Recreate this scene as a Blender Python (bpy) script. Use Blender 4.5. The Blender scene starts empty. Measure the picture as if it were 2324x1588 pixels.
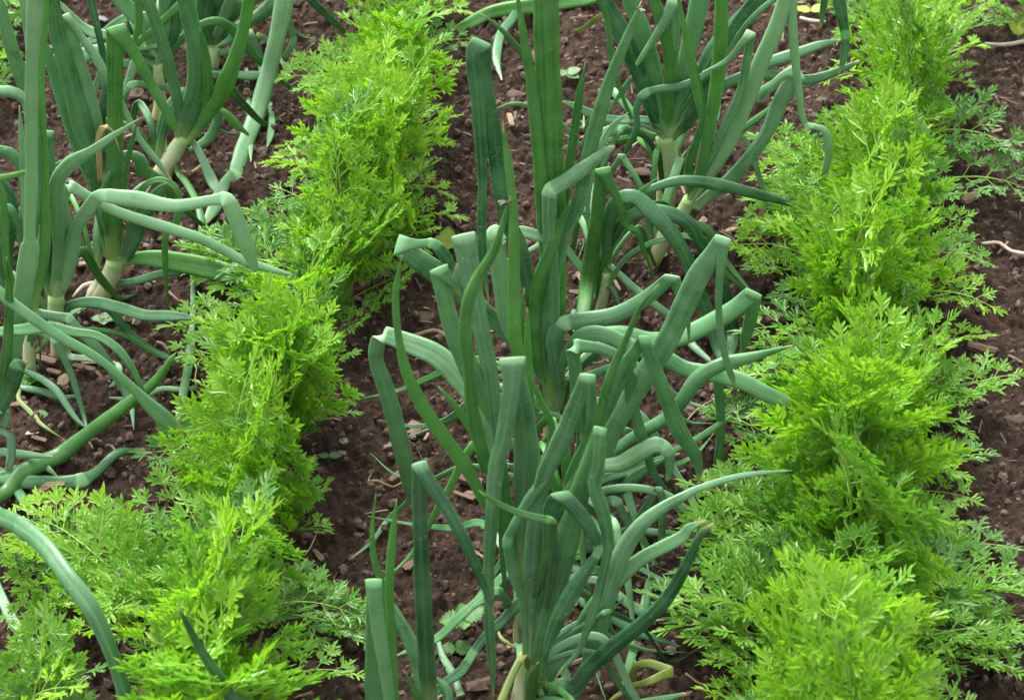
import bpy, math, random, re
import numpy as np
from mathutils import Vector, Matrix

S = bpy.context.scene
COL = S.collection
R = math.radians

# ------------------------------------------------------------------ camera, sky, sun, exposure
PITCH, CAM_H, FPX, PW, PH = 42.0, 1.54, 5330.0, 2324.0, 1588.0
cam_d = bpy.data.cameras.new('camera'); cam = bpy.data.objects.new('camera', cam_d); COL.objects.link(cam)
cam.location = (0, 0, CAM_H); cam.rotation_euler = (R(90 - PITCH), 0, 0)
cam_d.sensor_width = 36; cam_d.lens = 36 * FPX / PW; cam_d.clip_start = 0.05; cam_d.clip_end = 500
cam_d.dof.use_dof = True; cam_d.dof.focus_distance = 2.16; cam_d.dof.aperture_fstop = 13
S.camera = cam

SUN_EL, SUN_AZ = 58.0, -35.0            # bright overcast, brightest part of the sky high behind the rows
w = bpy.data.worlds.new('World'); S.world = w; w.use_nodes = True
nt = w.node_tree; bg = nt.nodes['Background']
sky = nt.nodes.new('ShaderNodeTexSky'); sky.sky_type = 'NISHITA'; sky.sun_disc = False
sky.sun_elevation = R(SUN_EL); sky.sun_rotation = R(SUN_AZ); sky.air_density = 1.0; sky.dust_density = 4.0
hs = nt.nodes.new('ShaderNodeHueSaturation'); hs.inputs['Saturation'].default_value = 0.10
nt.links.new(sky.outputs[0], hs.inputs['Color']); nt.links.new(hs.outputs[0], bg.inputs['Color'])
bg.inputs['Strength'].default_value = 0.138
sd = bpy.data.lights.new('sun', 'SUN'); sd.energy = 1.35; sd.angle = R(34); sd.color = (1, 0.97, 0.92)
sun = bpy.data.objects.new('sun', sd); COL.objects.link(sun)
_sd = Vector((math.sin(R(SUN_AZ)) * math.cos(R(SUN_EL)), math.cos(R(SUN_AZ)) * math.cos(R(SUN_EL)), math.sin(R(SUN_EL))))
sun.rotation_euler = _sd.to_track_quat('Z', 'Y').to_euler()
S.view_settings.view_transform = 'Standard'; S.view_settings.look = 'None'
S.view_settings.exposure = 1.74; S.view_settings.gamma = 1

rng = np.random.default_rng(7); rnd = random.Random(11)

# ------------------------------------------------------------------ helpers
_cp, _sp = math.cos(R(PITCH)), math.sin(R(PITCH))
CAMP = Vector((0, 0, CAM_H))
REG = dict(A=(0, 0), B=(850, 0), C=(1700, 0), D=(0, 570), E=(850, 570), F=(1700, 570), G=(0, 1149), H=(850, 1149), I=(1700, 1149))
ZS = 2324 / 2560
def zpix(r, x, y):
    if r == 'Z': return float(x), float(y)
    ox, oy = REG[r]; return (ox + x / 2.6465) * ZS, (oy + y / 2.6465) * ZS
def ray(zx, zy):
    u = (zx - PW / 2) / FPX; v = (PH / 2 - zy) / FPX
    return Vector((u, _cp + v * _sp, -_sp + v * _cp))
def at_y(zx, zy, Y):
    d = ray(zx, zy); return CAMP + d * (Y / d.y)
def at_z(zx, zy, z):
    d = ray(zx, zy); return CAMP + d * ((z - CAM_H) / d.z)
def depth(p): return p.y * _cp + (CAM_H - p.z) * _sp
def mpx(p): return depth(p) / FPX           # metres per photo pixel there

def tag(o, label=None, cat=None, group=None, kind=None):
    if label: o['label'] = label
    if cat: o['category'] = cat
    if group: o['group'] = group
    if kind: o['kind'] = kind
    return o
def empty(name, loc):
    o = bpy.data.objects.new(name, None); o.empty_display_size = 0.02; o.location = loc; COL.objects.link(o); return o
def mesh_obj(name, V, F, mat, parent=None, smooth=True, attrs=None):
    """V in world space when parent is None or an Empty at parent.location"""
    me = bpy.data.meshes.new(name)
    V = np.asarray(V, dtype=np.float64)
    if parent is not None: V = V - np.array(parent.matrix_world.translation if parent.parent else parent.location)
    me.from_pydata([tuple(p) for p in V], [], F)
    if smooth: me.polygons.foreach_set('use_smooth', [True] * len(me.polygons))
    for k, vals in (attrs or {}).items():
        a = me.attributes.new(k, 'FLOAT', 'POINT'); a.data.foreach_set('value', vals)
    for m in (mat if isinstance(mat, (list, tuple)) else [mat]): me.materials.append(m)
    me.update()
    o = bpy.data.objects.new(name, me); COL.objects.link(o)
    if parent is not None: o.parent = parent
    return o

# ------------------------------------------------------------------ materials
def newmat(name):
    m = bpy.data.materials.new(name); m.use_nodes = True
    t = m.node_tree; b = t.nodes['Principled BSDF']
    return m, t, b
def N(t, kind, **kw):
    n = t.nodes.new(kind)
    for k, v in kw.items():
        if k in n.inputs: n.inputs[k].default_value = v
        else: setattr(n, k, v)
    return n
def ramp(t, fac, stops):
    r = t.nodes.new('ShaderNodeValToRGB'); e = r.color_ramp.elements
    while len(e) < len(stops): e.new(0.5)
    for el, (p, c) in zip(e, stops): el.position = p; el.color = (*c, 1)
    t.links.new(fac, r.inputs[0]); return r.outputs[0]
def mix(t, fac, a, b, blend='MIX'):
    m = t.nodes.new('ShaderNodeMix'); m.data_type = 'RGBA'; m.blend_type = blend
    for sock, v in ((m.inputs[0], fac), (m.inputs[6], a), (m.inputs[7], b)):
        if hasattr(v, 'links'): t.links.new(v, sock)
        elif isinstance(v, (int, float)): sock.default_value = v
        else: sock.default_value = (*v, 1)
    return m.outputs[2]
def attr(t, name): n = t.nodes.new('ShaderNodeAttribute'); n.attribute_name = name; return n.outputs['Fac']
def mth(t, op, a, b=0.0, clamp=False):
    m = t.nodes.new('ShaderNodeMath'); m.operation = op; m.use_clamp = clamp
    for sock, v in ((m.inputs[0], a), (m.inputs[1], b)):
        if hasattr(v, 'links'): t.links.new(v, sock)
        else: sock.default_value = v
    return m.outputs[0]

def onion_material(name, deep, bright, base, tipc, tip_at=0.96, streak=0.58):
    """waxy tubular leaf: pale sheath, blue-green blade, fine veins along it, bloom and pale flecks"""
    m, t, b = newmat(name)
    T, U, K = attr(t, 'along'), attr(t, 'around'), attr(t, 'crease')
    oi = N(t, 'ShaderNodeObjectInfo'); co = N(t, 'ShaderNodeTexCoord')
    comb = N(t, 'ShaderNodeCombineXYZ'); t.links.new(mth(t, 'MULTIPLY', U, 24.0), comb.inputs[0]); t.links.new(mth(t, 'MULTIPLY', T, 3.0), comb.inputs[1])
    t.links.new(mth(t, 'MULTIPLY', oi.outputs['Random'], 50.0), comb.inputs[2])
    veins = N(t, 'ShaderNodeTexNoise', Scale=1.0, Detail=3.0, Roughness=0.6); t.links.new(comb.outputs[0], veins.inputs['Vector'])
    blot = N(t, 'ShaderNodeTexNoise', Scale=45.0, Detail=4.0, Roughness=0.6); t.links.new(co.outputs['Object'], blot.inputs['Vector'])
    f = mth(t, 'ADD', mth(t, 'MULTIPLY', veins.outputs['Fac'], streak), mth(t, 'MULTIPLY', blot.outputs['Fac'], 0.55))
    f = mth(t, 'ADD', f, mth(t, 'MULTIPLY', oi.outputs['Random'], 0.34))
    c = ramp(t, f, [(0.56, deep), (0.90, tuple(x * 1.06 for x in bright))])
    # greyer, bluer wax bloom on some leaves
    bl2 = N(t, 'ShaderNodeTexNoise', Scale=14.0, Detail=2.0); t.links.new(co.outputs['Object'], bl2.inputs['Vector'])
    c = mix(t, mth(t, 'MULTIPLY', ramp(t, bl2.outputs['Fac'], [(0.45, (0, 0, 0)), (0.7, (1, 1, 1))]), 0.5), c, tuple(0.6 * x + y for x, y in zip(bright, (0.045, 0.095, 0.065))))
    # pale flecks
    fv = N(t, 'ShaderNodeTexVoronoi', Scale=260.0); t.links.new(co.outputs['Object'], fv.inputs['Vector'])
    fn = N(t, 'ShaderNodeTexNoise', Scale=60.0); t.links.new(co.outputs['Object'], fn.inputs['Vector'])
    fl = mth(t, 'MULTIPLY', ramp(t, fv.outputs['Distance'], [(0.10, (1, 1, 1)), (0.24, (0, 0, 0))]), ramp(t, fn.outputs['Fac'], [(0.5, (0, 0, 0)), (0.62, (1, 1, 1))]))
    c = mix(t, mth(t, 'MULTIPLY', fl, 0.7), c, (0.34, 0.42, 0.28))
    # fine pale rib down the face and edge highlights painted as paler margins
    rib = mth(t, 'ABSOLUTE', mth(t, 'SUBTRACT', U, 0.5)); edge = mth(t, 'ABSOLUTE', mth(t, 'SUBTRACT', rib, 0.5))
    c = mix(t, mth(t, 'MULTIPLY', ramp(t, rib, [(0.015, (1, 1, 1)), (0.05, (0, 0, 0))]), 0.30), c, bright)
    c = mix(t, mth(t, 'MULTIPLY', ramp(t, edge, [(0.02, (1, 1, 1)), (0.10, (0, 0, 0))]), 0.35), c, tuple(x * 1.5 + .02 for x in bright))
    c = mix(t, mth(t, 'MULTIPLY', K, 0.55), c, tuple(min(1, x * 1.7 + 0.05) for x in bright))  # paler creases: pale tissue plus fold highlights put into the colour
    c = mix(t, ramp(t, T, [(0.0, (1, 1, 1)), (0.13, (0, 0, 0))]), c, base)
    c = mix(t, ramp(t, T, [(tip_at, (0, 0, 0)), (min(0.999, tip_at + 0.03), (1, 1, 1))]), c, tipc)
    t.links.new(c, b.inputs['Base Color'])
    rr = ramp(t, blot.outputs['Fac'], [(0.3, (0.26,) * 3), (0.7, (0.50,) * 3)]); t.links.new(rr, b.inputs['Roughness'])
    b.inputs['Specular IOR Level'].default_value = 0.55
    b.inputs['Subsurface Weight'].default_value = 0.0
    bp = N(t, 'ShaderNodeBump', Strength=0.25, Distance=0.0006); t.links.new(mth(t, 'ADD', veins.outputs['Fac'], mth(t, 'MULTIPLY', blot.outputs['Fac'], 0.8)), bp.inputs['Height']); t.links.new(bp.outputs[0], b.inputs['Normal'])
    # a little light comes through the hollow wall
    tr = N(t, 'ShaderNodeBsdfTranslucent'); t.links.new(mix(t, 1.0, c, (1.5, 1.6, 0.8), 'MULTIPLY'), tr.inputs['Color'])
    ms = N(t, 'ShaderNodeMixShader'); ms.inputs[0].default_value = 0.14
    t.links.new(b.outputs[0], ms.inputs[1]); t.links.new(tr.outputs[0], ms.inputs[2]); t.links.new(ms.outputs[0], t.nodes['Material Output'].inputs['Surface'])
    return m
TIPC = (0.42, 0.32, 0.15)
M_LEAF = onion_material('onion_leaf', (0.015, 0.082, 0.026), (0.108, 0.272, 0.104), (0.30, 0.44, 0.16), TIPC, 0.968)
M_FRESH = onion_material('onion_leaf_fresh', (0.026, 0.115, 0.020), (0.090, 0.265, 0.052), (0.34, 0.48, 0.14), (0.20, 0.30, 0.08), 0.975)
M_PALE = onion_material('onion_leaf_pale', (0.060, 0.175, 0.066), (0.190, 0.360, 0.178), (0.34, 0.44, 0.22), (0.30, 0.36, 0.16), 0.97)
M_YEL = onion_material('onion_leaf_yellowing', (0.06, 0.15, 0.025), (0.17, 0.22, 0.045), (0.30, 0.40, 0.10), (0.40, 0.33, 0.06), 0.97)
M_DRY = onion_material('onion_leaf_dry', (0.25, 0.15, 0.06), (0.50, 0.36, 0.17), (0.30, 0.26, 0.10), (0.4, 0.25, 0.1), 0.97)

def neck_material():
    m, t, b = newmat('onion_neck')
    T, U = attr(t, 'along'), attr(t, 'around'); oi = N(t, 'ShaderNodeObjectInfo')
    comb = N(t, 'ShaderNodeCombineXYZ'); t.links.new(mth(t, 'MULTIPLY', U, 42.0), comb.inputs[0]); t.links.new(mth(t, 'MULTIPLY', T, 1.3), comb.inputs[1]); t.links.new(mth(t, 'MULTIPLY', oi.outputs['Random'], 30), comb.inputs[2])
    v = N(t, 'ShaderNodeTexNoise', Scale=1.0, Detail=3.0); t.links.new(comb.outputs[0], v.inputs['Vector'])
    c = ramp(t, T, [(0.0, (0.40, 0.32, 0.13)), (0.2, (0.50, 0.48, 0.24)), (0.6, (0.58, 0.62, 0.40)), (1.0, (0.30, 0.46, 0.18))])
    c = mix(t, mth(t, 'MULTIPLY', ramp(t, v.outputs['Fac'], [(0.42, (0, 0, 0)), (0.62, (1, 1, 1))]), 0.55), c, (0.27, 0.36, 0.12))
    t.links.new(c, b.inputs['Base Color']); b.inputs['Roughness'].default_value = 0.5
    bp = N(t, 'ShaderNodeBump', Strength=0.3, Distance=0.0008); t.links.new(v.outputs['Fac'], bp.inputs['Height']); t.links.new(bp.outputs[0], b.inputs['Normal'])
    return m
M_NECK = neck_material()

def carrot_material(name, a, bcol, trans):
    m, t, b = newmat(name)
    oi = N(t, 'ShaderNodeObjectInfo'); co = N(t, 'ShaderNodeTexCoord'); rn = attr(t, 'lobe')
    n = N(t, 'ShaderNodeTexNoise', Scale=18.0, Detail=3.0); t.links.new(co.outputs['Object'], n.inputs['Vector'])
    f = mth(t, 'ADD', mth(t, 'MULTIPLY', oi.outputs['Random'], 0.45), mth(t, 'ADD', mth(t, 'MULTIPLY', n.outputs['Fac'], 0.4), mth(t, 'MULTIPLY', rn, 0.3)))
    c = ramp(t, f, [(0.25, a), (0.85, bcol)])
    t.links.new(c, b.inputs['Base Color']); b.inputs['Roughness'].default_value = 0.36
    b.inputs['Specular IOR Level'].default_value = 0.5
    tr = N(t, 'ShaderNodeBsdfTranslucent'); t.links.new(mix(t, 1.0, c, (1.22, 1.35, 0.6), 'MULTIPLY'), tr.inputs['Color'])
    ms = N(t, 'ShaderNodeMixShader'); ms.inputs[0].default_value = trans
    t.links.new(b.outputs[0], ms.inputs[1]); t.links.new(tr.outputs[0], ms.inputs[2]); t.links.new(ms.outputs[0], t.nodes['Material Output'].inputs['Surface'])
    return m
M_CAR = [carrot_material('carrot_leaf_young', (0.175, 0.365, 0.024), (0.310, 0.530, 0.052), 0.45),
         carrot_material('carrot_leaf', (0.122, 0.295, 0.030), (0.230, 0.445, 0.062), 0.42),
         carrot_material('carrot_leaf_old', (0.080, 0.215, 0.040), (0.175, 0.360, 0.082), 0.38)]
def plain(name, col, rough=0.6, var=0.25, scale=60.0, bump=0.0, col2=None, trans=0.0):
    m, t, b = newmat(name)
    co = N(t, 'ShaderNodeTexCoord'); n = N(t, 'ShaderNodeTexNoise', Scale=scale, Detail=5.0, Roughness=0.65); t.links.new(co.outputs['Object'], n.inputs['Vector'])
    lo = tuple(x * (1 - var) for x in col); hi = col2 or tuple(min(1, x * (1 + var)) for x in col)
    c = ramp(t, n.outputs['Fac'], [(0.3, lo), (0.72, hi)])
    t.links.new(c, b.inputs['Base Color']); b.inputs['Roughness'].default_value = rough
    if bump:
        bp = N(t, 'ShaderNodeBump', Strength=0.7, Distance=bump); t.links.new(n.outputs['Fac'], bp.inputs['Height']); t.links.new(bp.outputs[0], b.inputs['Normal'])
    if trans:
        tr = N(t, 'ShaderNodeBsdfTranslucent'); t.links.new(c, tr.inputs['Color']); ms = N(t, 'ShaderNodeMixShader'); ms.inputs[0].default_value = trans
        t.links.new(b.outputs[0], ms.inputs[1]); t.links.new(tr.outputs[0], ms.inputs[2]); t.links.new(ms.outputs[0], t.nodes['Material Output'].inputs['Surface'])
    return m
M_SKIN = plain('papery_skin', (0.38, 0.35, 0.19), 0.55, 0.35, 90.0, 0.0008, (0.56, 0.56, 0.38), trans=0.3)
M_STALK = plain('carrot_stalk', (0.19, 0.34, 0.045), 0.45)
M_SOIL_CRUMB = plain('soil_crumb', (0.054, 0.034, 0.025), 0.95, 0.6, 160.0, 0.002, (0.180, 0.120, 0.090))
M_CLOD = plain('soil_clod', (0.088, 0.056, 0.041), 0.95, 0.5, 140.0, 0.004)
M_WHITE = plain('pale_stone', (0.38, 0.32, 0.25), 0.8, 0.35, 70.0, 0.002)
M_TAN = plain('tan_stone', (0.30, 0.20, 0.13), 0.8, 0.35, 70.0, 0.002)
M_RED = plain('reddish_stone', (0.15, 0.105, 0.085), 0.85, 0.35, 80.0, 0.002)
M_GREY = plain('grey_stone', (0.17, 0.155, 0.15), 0.8, 0.3, 70.0, 0.002)
M_WEED = plain('weed_leaf', (0.06, 0.175, 0.03), 0.5, 0.3, 150.0, 0.0006, trans=0.2)
M_WEED2 = plain('weed_leaf_pale', (0.10, 0.20, 0.07), 0.5, 0.25, 150.0, 0.0006, trans=0.2)
M_WEED4 = plain('weed_leaf_dark', (0.05, 0.13, 0.04), 0.55, 0.3, 150.0, 0.0006, trans=0.15)
M_WEED3 = plain('weed_leaf_yellow', (0.32, 0.42, 0.07), 0.5, 0.25, 150.0, 0.0006, trans=0.25)
M_ROOT = plain('dry_root', (0.36, 0.22, 0.09), 0.75, 0.35, 200.0)
M_PTWIG = plain('pale_twig', (0.46, 0.38, 0.30), 0.75, 0.3, 120.0, 0.0008)
M_TWIG = plain('brown_twig', (0.22, 0.145, 0.10), 0.85, 0.4, 120.0, 0.0012)
M_LITTER = plain('bark_litter', (0.075, 0.047, 0.033), 0.9, 0.5, 35.0, 0.0, (0.33, 0.235, 0.16))
M_FLY = plain('fly_body', (0.03, 0.022, 0.02), 0.4, 0.3, 300.0)
M_FLYR = plain('fly_body_reddish', (0.16, 0.06, 0.03), 0.4, 0.4, 300.0)
M_WING = plain('fly_wing', (0.22, 0.20, 0.17), 0.25, 0.2, 300.0, trans=0.4)
def wood(name, a, bcol):
    m, t, b = newmat(name)
    co = N(t, 'ShaderNodeTexCoord'); mp = N(t, 'ShaderNodeMapping'); mp.inputs['Scale'].default_value = (40, 320, 320); t.links.new(co.outputs['Object'], mp.inputs[0])
    n = N(t, 'ShaderNodeTexNoise', Scale=1.0, Detail=4.0, Roughness=0.65); t.links.new(mp.outputs[0], n.inputs['Vector'])
    t.links.new(ramp(t, n.outputs['Fac'], [(0.32, a), (0.7, bcol)]), b.inputs['Base Color']); b.inputs['Roughness'].default_value = 0.85
    bp = N(t, 'ShaderNodeBump', Strength=0.6, Distance=0.001); t.links.new(n.outputs['Fac'], bp.inputs['Height']); t.links.new(bp.outputs[0], b.inputs['Normal'])
    return m
M_WOOD = wood('light_wood', (0.14, 0.092, 0.060), (0.33, 0.235, 0.155))
M_BARK = wood('dark_bark', (0.075, 0.045, 0.032), (0.20, 0.125, 0.085))

def soil_material():
    m, t, b = newmat('soil')
    co = N(t, 'ShaderNodeTexCoord')
    n1 = N(t, 'ShaderNodeTexNoise', Scale=9.0, Detail=4.0); n2 = N(t, 'ShaderNodeTexNoise', Scale=150.0, Detail=6.0, Roughness=0.7); n3 = N(t, 'ShaderNodeTexNoise', Scale=700.0, Detail=3.0, Roughness=0.7)
    for n in (n1, n2, n3): t.links.new(co.outputs['Object'], n.inputs['Vector'])
    c = ramp(t, n2.outputs['Fac'], [(0.28, (0.024, 0.0145, 0.0095)), (0.52, (0.064, 0.039, 0.027)), (0.78, (0.150, 0.096, 0.069))])
    # drier, paler crust here and there
    c = mix(t, mth(t, 'MULTIPLY', ramp(t, n1.outputs['Fac'], [(0.46, (0, 0, 0)), (0.66, (1, 1, 1))]), 0.45), c, (0.110, 0.069, 0.050))
    v = N(t, 'ShaderNodeTexVoronoi', Scale=330.0); t.links.new(co.outputs['Object'], v.inputs['Vector'])
    gl = mth(t, 'MULTIPLY', ramp(t, v.outputs['Distance'], [(0.06, (1, 1, 1)), (0.16, (0, 0, 0))]), ramp(t, n3.outputs['Fac'], [(0.55, (0, 0, 0)), (0.62, (1, 1, 1))]))
    c = mix(t, mth(t, 'MULTIPLY', gl, 0.5), c, (0.30, 0.25, 0.21))
    t.links.new(c, b.inputs['Base Color']); b.inputs['Roughness'].default_value = 0.9; b.inputs['Specular IOR Level'].default_value = 0.25
    h = mth(t, 'ADD', n2.outputs['Fac'], mth(t, 'MULTIPLY', n3.outputs['Fac'], 0.5))
    bp = N(t, 'ShaderNodeBump', Strength=1.0, Distance=0.007); t.links.new(h, bp.inputs['Height']); t.links.new(bp.outputs[0], b.inputs['Normal'])
    return m
M_SOIL = soil_material()

# ------------------------------------------------------------------ the soil: one sheet, fine crumbs where one sees it
GX0, GX1, GY0, GY1, GS = -0.80, 0.80, 1.10, 2.62, 0.0018
gx = np.arange(GX0, GX1, GS); gy = np.arange(GY0, GY1, GS)
def vnoise(cell):
    ny, nx = int((GY1 - GY0) / cell) + 3, int((GX1 - GX0) / cell) + 3
    g = rng.random((ny, nx))
    fx = (gx - GX0) / cell; fy = (gy - GY0) / cell
    ix, iy = fx.astype(int), fy.astype(int); tx, ty = fx - ix, fy - iy
    tx, ty = tx * tx * (3 - 2 * tx), ty * ty * (3 - 2 * ty)
    a = g[np.ix_(iy, ix)]; b_ = g[np.ix_(iy, ix + 1)]; c_ = g[np.ix_(iy + 1, ix)]; d_ = g[np.ix_(iy + 1, ix + 1)]
    return (a * (1 - tx) + b_ * tx) * (1 - ty)[:, None] + (c_ * (1 - tx) + d_ * tx) * ty[:, None]
HM = (vnoise(0.21) - .5) * 0.022 + (vnoise(0.07) - .5) * 0.014 + (vnoise(0.028) - .5) * 0.008
base_h = HM.copy()
rough = (vnoise(0.014) - .5) * 0.008 + (vnoise(0.006) - .5) * 0.0075 + (vnoise(0.003) - .5) * 0.0045
for r_lo, r_hi, cnt in ((0.009, 0.019, 300), (0.005, 0.010, 2200), (0.0030, 0.0060, 17000), (0.0018, 0.0034, 38000)):
    X = rng.uniform(GX0 + .03, GX1 - .03, cnt); Y = rng.uniform(GY0 + .03, GY1 - .03, cnt); RR = rng.uniform(r_lo, r_hi, cnt); AS = rng.uniform(0.65, 1.5, cnt); AN = rng.uniform(0, 3.14, cnt); KH = rng.uniform(0.6, 1.25, cnt)
    for x, y, r_, a_, an, kh in zip(X, Y, RR, AS, AN, KH):
        e = r_ * 1.5; i0, i1 = int((x - e - GX0) / GS), int((x + e - GX0) / GS) + 1; j0, j1 = int((y - e - GY0) / GS), int((y + e - GY0) / GS) + 1
        dx = gx[i0:i1][None, :] - x; dy = gy[j0:j1][:, None] - y
        ca, sa = math.cos(an), math.sin(an); p = (dx * ca + dy * sa) / a_; q = (-dx * sa + dy * ca) * a_
        q2 = 1 - (p * p + q * q) / (r_ * r_)
        s = np.where(q2 > 0, np.sqrt(np.maximum(q2, 0)) * r_ * kh - r_ * 0.15, -1)
        sl = HM[j0:j1, i0:i1]; np.maximum(sl, base_h[j0:j1, i0:i1] + s, out=sl)
HM += rough
def gh(x, y):
    fx = (x - GX0) / GS; fy = (y - GY0) / GS
    if not (1 <= fx < len(gx) - 2 and 1 <= fy < len(gy) - 2): return 0.0
    return float(HM[int(fy), int(fx)])
def ghmax(x, y, r=0.006):
    fx = int((x - GX0) / GS); fy = int((y - GY0) / GS); k = max(1, int(r / GS))
    if not (k <= fx < len(gx) - k and k <= fy < len(gy) - k): return 0.0
    return float(HM[fy - k:fy + k + 1, fx - k:fx + k + 1].max())
def ground_at(zx, zy, lift=0.0):
    z = 0.0
    for _ in range(4):
        p = at_z(zx, zy, z + lift); z = gh(p.x, p.y)
    return Vector((p.x, p.y, z + lift))
def build_soil():
    far = np.array([0.02, 0.08, 0.3, 1.0, 3.0, 10.0, 30.0, 60.0])
    X = np.concatenate([(GX0 - far)[::-1], gx, gx[-1] + far]); Y = np.concatenate([(GY0 - far)[::-1], gy, gy[-1] + far])
    Hh = np.pad(HM, len(far), mode='edge'); n = len(far)
    wx = np.ones(len(X)); wx[:n] = np.linspace(0, .9, n); wx[-n:] = np.linspace(.9, 0, n); wy = np.ones(len(Y)); wy[:n] = np.linspace(0, .9, n); wy[-n:] = np.linspace(.9, 0, n)
    Hh = Hh * wy[:, None] * wx[None, :]
    XX, YY = np.meshgrid(X, Y); co = np.stack([XX, YY, Hh], -1).reshape(-1, 3)
    nx, ny = len(X), len(Y); idx = np.arange(nx * ny).reshape(ny, nx)
    q = np.stack([idx[:-1, :-1], idx[:-1, 1:], idx[1:, 1:], idx[1:, :-1]], -1).reshape(-1)
    me = bpy.data.meshes.new('soil'); nf = (nx - 1) * (ny - 1)
    me.vertices.add(nx * ny); me.vertices.foreach_set('co', co.reshape(-1)); me.loops.add(nf * 4); me.loops.foreach_set('vertex_index', q.astype(np.int32))
    me.polygons.add(nf); me.polygons.foreach_set('loop_start', np.arange(0, nf * 4, 4, dtype=np.int32)); me.polygons.foreach_set('use_smooth', np.ones(nf, dtype=bool))
    me.update(); me.materials.append(M_SOIL); o = bpy.data.objects.new('soil', me); COL.objects.link(o); o['kind'] = 'structure'
build_soil()

_ph = (1 + 5 ** .5) / 2
ICO = np.array([(-1, _ph, 0), (1, _ph, 0), (-1, -_ph, 0), (1, -_ph, 0), (0, -1, _ph), (0, 1, _ph), (0, -1, -_ph), (0, 1, -_ph), (_ph, 0, -1), (_ph, 0, 1), (-_ph, 0, -1), (-_ph, 0, 1)]) / math.sqrt(1 + _ph * _ph)
ICF = [(0, 11, 5), (0, 5, 1), (0, 1, 7), (0, 7, 10), (0, 10, 11), (1, 5, 9), (5, 11, 4), (11, 10, 2), (10, 7, 6), (7, 1, 8), (3, 9, 4), (3, 4, 2), (3, 2, 6), (3, 6, 8), (3, 8, 9), (4, 9, 5), (2, 4, 11), (6, 2, 10), (8, 6, 7), (9, 8, 1)]
def ico2():
    V = [tuple(v) for v in ICO]; F = []; cache = {}
    def mid(a, b_):
        k = (min(a, b_), max(a, b_))
        if k not in cache:
            m_ = (np.array(V[a]) + np.array(V[b_])) / 2; V.append(tuple(m_ / np.linalg.norm(m_))); cache[k] = len(V) - 1
        return cache[k]
    for a, b_, c_ in ICF:
        x, y, z = mid(a, b_), mid(b_, c_), mid(c_, a); F += [(a, x, z), (b_, y, x), (c_, z, y), (x, y, z)]
    return np.array(V), F
IC2V, IC2F = ico2()
def scatter_crumbs():
    V, F = [], []
    for _ in range(20000):
        x, y = rng.uniform(-0.72, 0.72), rng.uniform(1.16, 2.5); r_ = 0.0011 + 0.0046 * rng.random() ** 4
        P = ICO * (1 + rng.uniform(-.3, .3, (12, 1))) * r_ * rng.uniform(.7, 1.25, 3)
        a = rng.uniform(0, 6.28); ca, sa = math.cos(a), math.sin(a)
        P = np.stack([P[:, 0] * ca - P[:, 1] * sa + x, P[:, 0] * sa + P[:, 1] * ca + y, P[:, 2] + gh(x, y) + r_ * .35], 1)
        o_ = len(V) * 12; V.append(P); F += [(a_ + o_, b_ + o_, c_ + o_) for a_, b_, c_ in ICF]
    tag(mesh_obj('soil_crumbs', np.concatenate(V), F, M_SOIL_CRUMB, smooth=False), 'loose dark brown soil crumbs scattered over the whole bed', 'soil', kind='stuff')
scatter_crumbs()
def scatter_mulch():
    V, F = [], []; n = 0
    for _ in range(1500):
        x, y = rng.uniform(-0.72, 0.72), rng.uniform(1.16, 2.5)
        l, w_, h_ = 0.002 + 0.012 * rng.random() ** 2.4, 0.0004 + .0016 * rng.random() ** 2.5, rng.uniform(.0004, .0010)
        a = rng.uniform(0, 6.28); tl = rng.uniform(-.3, .3); ca, sa = math.cos(a), math.sin(a)
        z = ghmax(x, y, .002) + h_ * .6
        P = np.array([(sx * l * rng.uniform(.55, 1.15), sy * w_ * rng.uniform(.15, 1.3), sz * h_) for sx in (-1, 1) for sy in (-1, 1) for sz in (-1, 1)])
        P = np.stack([P[:, 0] * ca - P[:, 1] * sa + x, P[:, 0] * sa + P[:, 1] * ca + y, P[:, 2] + P[:, 0] * tl + z], 1)
        V.append(P); F += [tuple(n + i for i in f) for f in ((0, 1, 3, 2), (4, 6, 7, 5), (0, 4, 5, 1), (2, 3, 7, 6), (0, 2, 6, 4), (1, 5, 7, 3))]; n += 8
    o = mesh_obj('bark_litter', np.concatenate(V), F, M_LITTER, smooth=False)
    tag(o, 'tiny brown bark and straw fragments littered over the soil', 'litter', kind='stuff')
scatter_mulch()

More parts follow.
